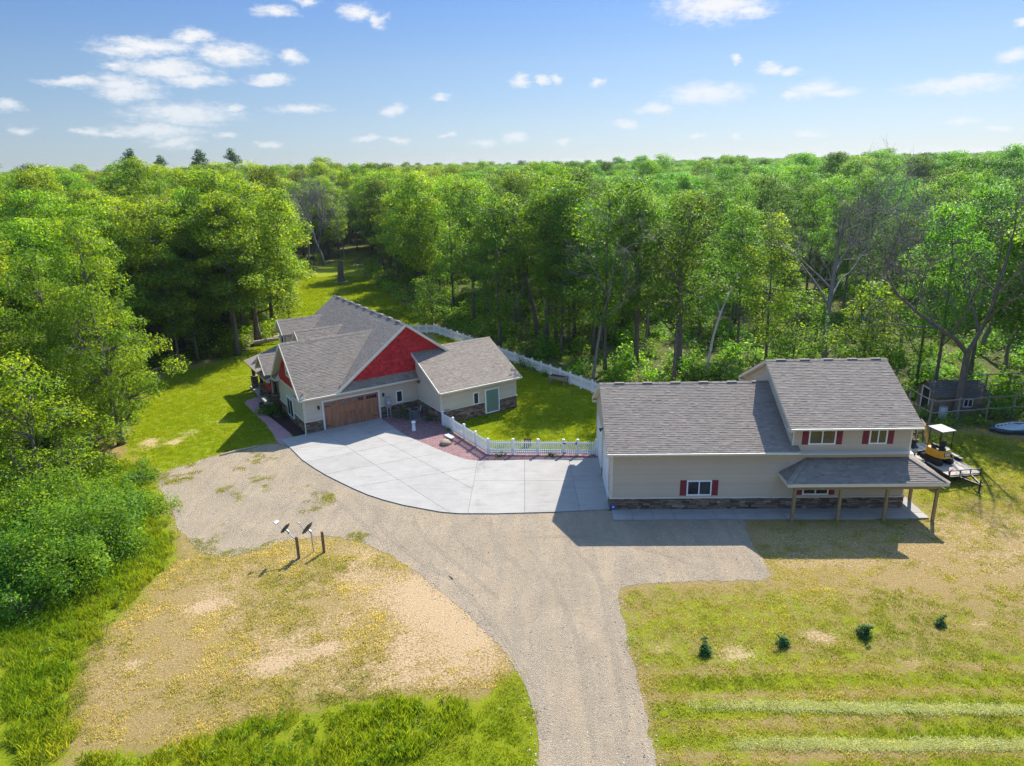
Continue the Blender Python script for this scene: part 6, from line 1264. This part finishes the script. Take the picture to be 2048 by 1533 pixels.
for (u, v, lb) in ((1003, 914, 'low green hosta at the fence foot nearest the corner post'), (1104, 912.5, 'low green hosta at the fence foot near the gate'), (898, 862, 'small weed patch at the fence beside the wing corner')): x, y = G(u, v); bush('hosta_plant', x, y, 70 + int(u), .35, .36, 9, 130, .11, (1.25, 1.15, .6), lb, .2, 'plant')
for (u, v, s, lb) in ((1046, 736, 1.1, 'green shrub inside the back fence beside the wing'), (1070, 742, .8, 'second shrub inside the back fence, nearer the planter'), (1088, 752, .6, 'small shrub just left of the raised planter')): x, y = G(u, v); bush('garden_shrub', x, y, 80 + int(u), 1.1*s, .8*s, 18, 180, .12, (1.1, 1.1, .8), lb, .35, 'shrub')
# four little spruces in the field
SPR = make_tree(91, .80, .06, .36, 46, 2600, .075, .115, 'cone', .02, 'bark', 'needle', nl=4, ragged=.15, name='spruce')
for k, (u, v, s) in enumerate(((1413.5, 1306, .74), (1565.5, 1289, .70), (1725.7, 1271, .84), (1882, 1252, .60))):
    x, y = G(u, v); place_tree('spruce_seedling', SPR, x, y, s, k*1.7, (1.3, 1.5, .9), ('small spruce nearest the gravel drive, first in the row', 'second small spruce from the gravel drive in the mown field', 'third and largest small spruce of the row in the mown field', 'small spruce at the far right end of the row')[k], 'spruce seedlings in a row')

# ------------------------------------------------------------------ grass
GK = [kind('grass', grass_clump(100 + k, 34, .22, .075, .011)) for k in range(3)]
TKG = [kind('tall_grass', grass_clump(110 + k, 70, .32, (.26, .20, .36)[k], .006, bend=(.5, .8, .35)[k])) for k in range(3)]
WK = [kind('weed', make_bush(115 + k, .55, .25, 8, 60, .10, 'grass', .16, False)) for k in range(3)]
rngG = np.random.default_rng(7)
def spread(poly, dens, jitter=0.0):
    xs, ys = [p[0] for p in poly], [p[1] for p in poly]; x0, x1, y0, y1 = max(min(xs), -45), min(max(xs), 48), max(min(ys), 15.5), min(max(ys), 130)
    n = int((x1-x0)*(y1-y0)*dens); q = rngG.uniform([x0, y0], [x1, y1], (n, 2)); q = q[in_poly(q[:, 0], q[:, 1], poly) & (np.abs(q[:, 0]) < .78*q[:, 1] + 2.5)]
    return q
def off_hard(q, m=0.0):
    k = np.ones(len(q), bool)
    for Pp in (P_CONC, P_BED, P_WALK, P_PATH, P_MULCH, P_STOOP): k &= sdf(q[:, 0], q[:, 1], Pp) < -m
    for corners in ([RW(0, 0), RW(L2, 0), RW(L2, DR), RW(0, DR)], [HW(0, 0), HW(9.3, 0), HW(9.3, -4.24), HW(16.2, -4.24), HW(16.2, 5), HW(14.2, 5), HW(14.2, 16), HW(A0, 16), HW(A0, 7), HW(0, 7)]): k &= ~in_poly(q[:, 0], q[:, 1], corners)
    return q[k]
def grass_on(name, polys, dens, lo, hi, label, kinds=GK, cat='grass', thr=(.2, .75), hgt=1.0, gravel=-.05, w=1.0, namp=.7):
    q = np.concatenate([spread(p, dens) for p in polys]); q = off_hard(q, .03); q = q[sdf(q[:, 0], q[:, 1], P_GRAVEL) + (fnoise(q[:, 0], q[:, 1], .8) - .5)*1.2 < gravel]
    zg, zs, zf = zones(q[:, 0], q[:, 1]); nn = fnoise(q[:, 0], q[:, 1], 1.3)
    pr = sstep(thr[0], thr[1], zg + (nn - .5)*.9) * (1 - sstep(.25, .6, zs + (nn-.5)*.3)); q = q[rngG.random(len(q)) < pr]; zg, zs, zf = zones(q[:, 0], q[:, 1]); n = len(q)
    g = np.clip(zg + (fnoise(q[:, 0], q[:, 1], 2.2) - .5)*namp, 0, 1)[:, None]; t = np.array(lo)*(1-g) + np.array(hi)*g; t = t*(0.8 + .4*rngG.random((n, 1)))
    s = rngG.uniform(.7, 1.3, n)*hgt
    return scatter(name, np.stack([q[:, 0], q[:, 1], np.full(n, -.02)], 1), kinds, s*w, t, label, cat, rngG, sz=s)
grass_on('lawn_grass', [P_LAWN_L, P_LAWN_F], 26, (1.8, 1.45, .9), (1.45, 1.50, .75), 'short mown green lawn beside the house and inside the fence')
grass_on('field_grass', [P_FIELD_R, P_YARD_R, P_GREENB], 22, (2.6, 1.85, 12.0), (.85, .98, .9), 'patchy mown grass of the field right of the drive', thr=(0.0, .55), namp=1.2)
grass_on('dry_grass', [P_DRYF], 30, (3.2, 2.15, 22.0), (.95, .98, 1.4), 'sparse dry grass on the sandy field left of the drive', thr=(-.1, .45), namp=1.5, hgt=1.15)
grass_on('tall_grass', [P_TALL, P_TALLB], 13.0, (2.4, 1.75, 4.0), (.85, 1.12, 1.2), 'tall rough grass along the left bushes and the bottom edge', TKG, thr=(.35, .8), hgt=.9)
grass_on('meadow_grass', [P_MEADOW], 5, (1.7, 1.45, .9), (1.25, 1.38, .8), 'long meadow grass in the clearing behind the house', TKG, thr=(.1, .5), hgt=.7, w=1.6)
grass_on('weeds', [P_TALL, P_TALLB], 4.0, (1.3, 1.3, 1.2), (.9, 1.15, .9), 'leafy green weeds in the rough grass', WK, 'weeds', thr=(.1, .5), hgt=.62)
# a few tufts in the gravel and ragged tufts along its edge
q = rngG.uniform([-26, 28], [-8, 46], (6000, 2)); d = sdf(q[:, 0], q[:, 1], P_GRAVEL); nn = fnoise(q[:, 0], q[:, 1], 1.6); q = q[(d > 0) & ((nn > .66) | ((d < .5) & (nn > .5)))]; q = off_hard(q); n = len(q)
scatter('gravel_tufts', np.stack([q[:, 0], q[:, 1], np.full(n, -.01)], 1), GK, rngG.uniform(.7, 1.3, n), np.tile((1.6, 1.35, .9), (n, 1))*rngG.uniform(.7, 1.1, (n, 1)), 'small grass tufts sprouting through the left end of the gravel', 'grass', rngG)
# raked clippings lying in two pale rows
for (a, b, lb) in (((1380, 1414), (2080, 1420), 'upper pale row of cut grass lying across the mown field'), ((1430, 1492), (2080, 1489), 'lower pale row of cut grass lying across the mown field')):
    n = 1250; t = rngG.random(n); A, B = np.array(G(*a)), np.array(G(*b)); p = A + (B - A)*t[:, None]; p[:, 1] += rngG.normal(size=n)*.075 + (fnoise(p[:, 0], p[:, 0]*0, 1.5)-.5)*.35; p = p[rngG.random(n) < np.clip(t*3, 0.15, 1)*(0.35 + fnoise(p[:, 0], p[:, 1], .9))]; n = len(p)
    scatter('cut_grass_row', np.stack([p[:, 0], p[:, 1], rngG.uniform(0, .05, n)], 1), GK, rngG.uniform(.8, 1.3, n), np.tile((3.6, 2.9, 26.0), (n, 1))*rngG.uniform(.7, 1.1, (n, 1)), lb, 'cut grass', rngG, sz=rngG.uniform(.15, .45, n))

# loose stones on the gravel and spilled past its edges
SK = []
for k in range(3):
    bm = bmesh.new(); bmesh.ops.create_icosphere(bm, subdivisions=1, radius=.022)
    for v in bm.verts: v.co *= 0.7 + .6*RNG.random(); v.co.z *= .6
    me = bpy.data.meshes.new('pebble'); bm.to_mesh(me); bm.free(); m_, nt_2 = newmat('pebble'); principled(nt_2, node(nt_2, 'ShaderNodeVectorMath', {0: (.34, .29, .235), 1: attr(nt_2, 'tint', 'INSTANCER').outputs['Color']}, operation='MULTIPLY').outputs[0], .9, spec=.2); me.materials.append(m_); SK.append(kind('pebble', me))
q = rngG.uniform([-27, 16], [18, 47], (150000, 2)); d = sdf(q[:, 0], q[:, 1], P_GRAVEL); pr = np.where(d > 0, .10 + .35*np.exp(-d/.5), .55*np.exp(d/.22)); q = q[(rngG.random(len(q)) < pr) & (np.abs(q[:, 0]) < .78*q[:, 1] + 1)]; q = off_hard(q, .02); n = len(q)
scatter('loose_gravel', np.stack([q[:, 0], q[:, 1], np.full(n, .006)], 1), SK, rngG.uniform(.5, 1.5, n)**1.3, np.clip(rngG.normal(1, .35, (n, 1)), .35, 2.0)*np.ones((1, 3)), 'loose grey stones scattered on the gravel and along its edges', 'gravel', rngG)
# ------------------------------------------------------------------ summer haze
m_, nt = newmat('haze'); vol = node(nt, 'ShaderNodeVolumePrincipled', {'Color': (0.80, 0.88, 1.0, 1.0), 'Density': 0.00009, 'Anisotropy': 0.25})
out = nt.nodes.new('ShaderNodeOutputMaterial'); nt.links.new(vol.outputs[0], out.inputs['Volume'])
mb = MB(); mb.box(-3200, 3200, -60, 2300, -1.2, 36.0); tag(mb.build('haze', m_), 'pale summer haze over the woods', 'haze', kind='stuff')
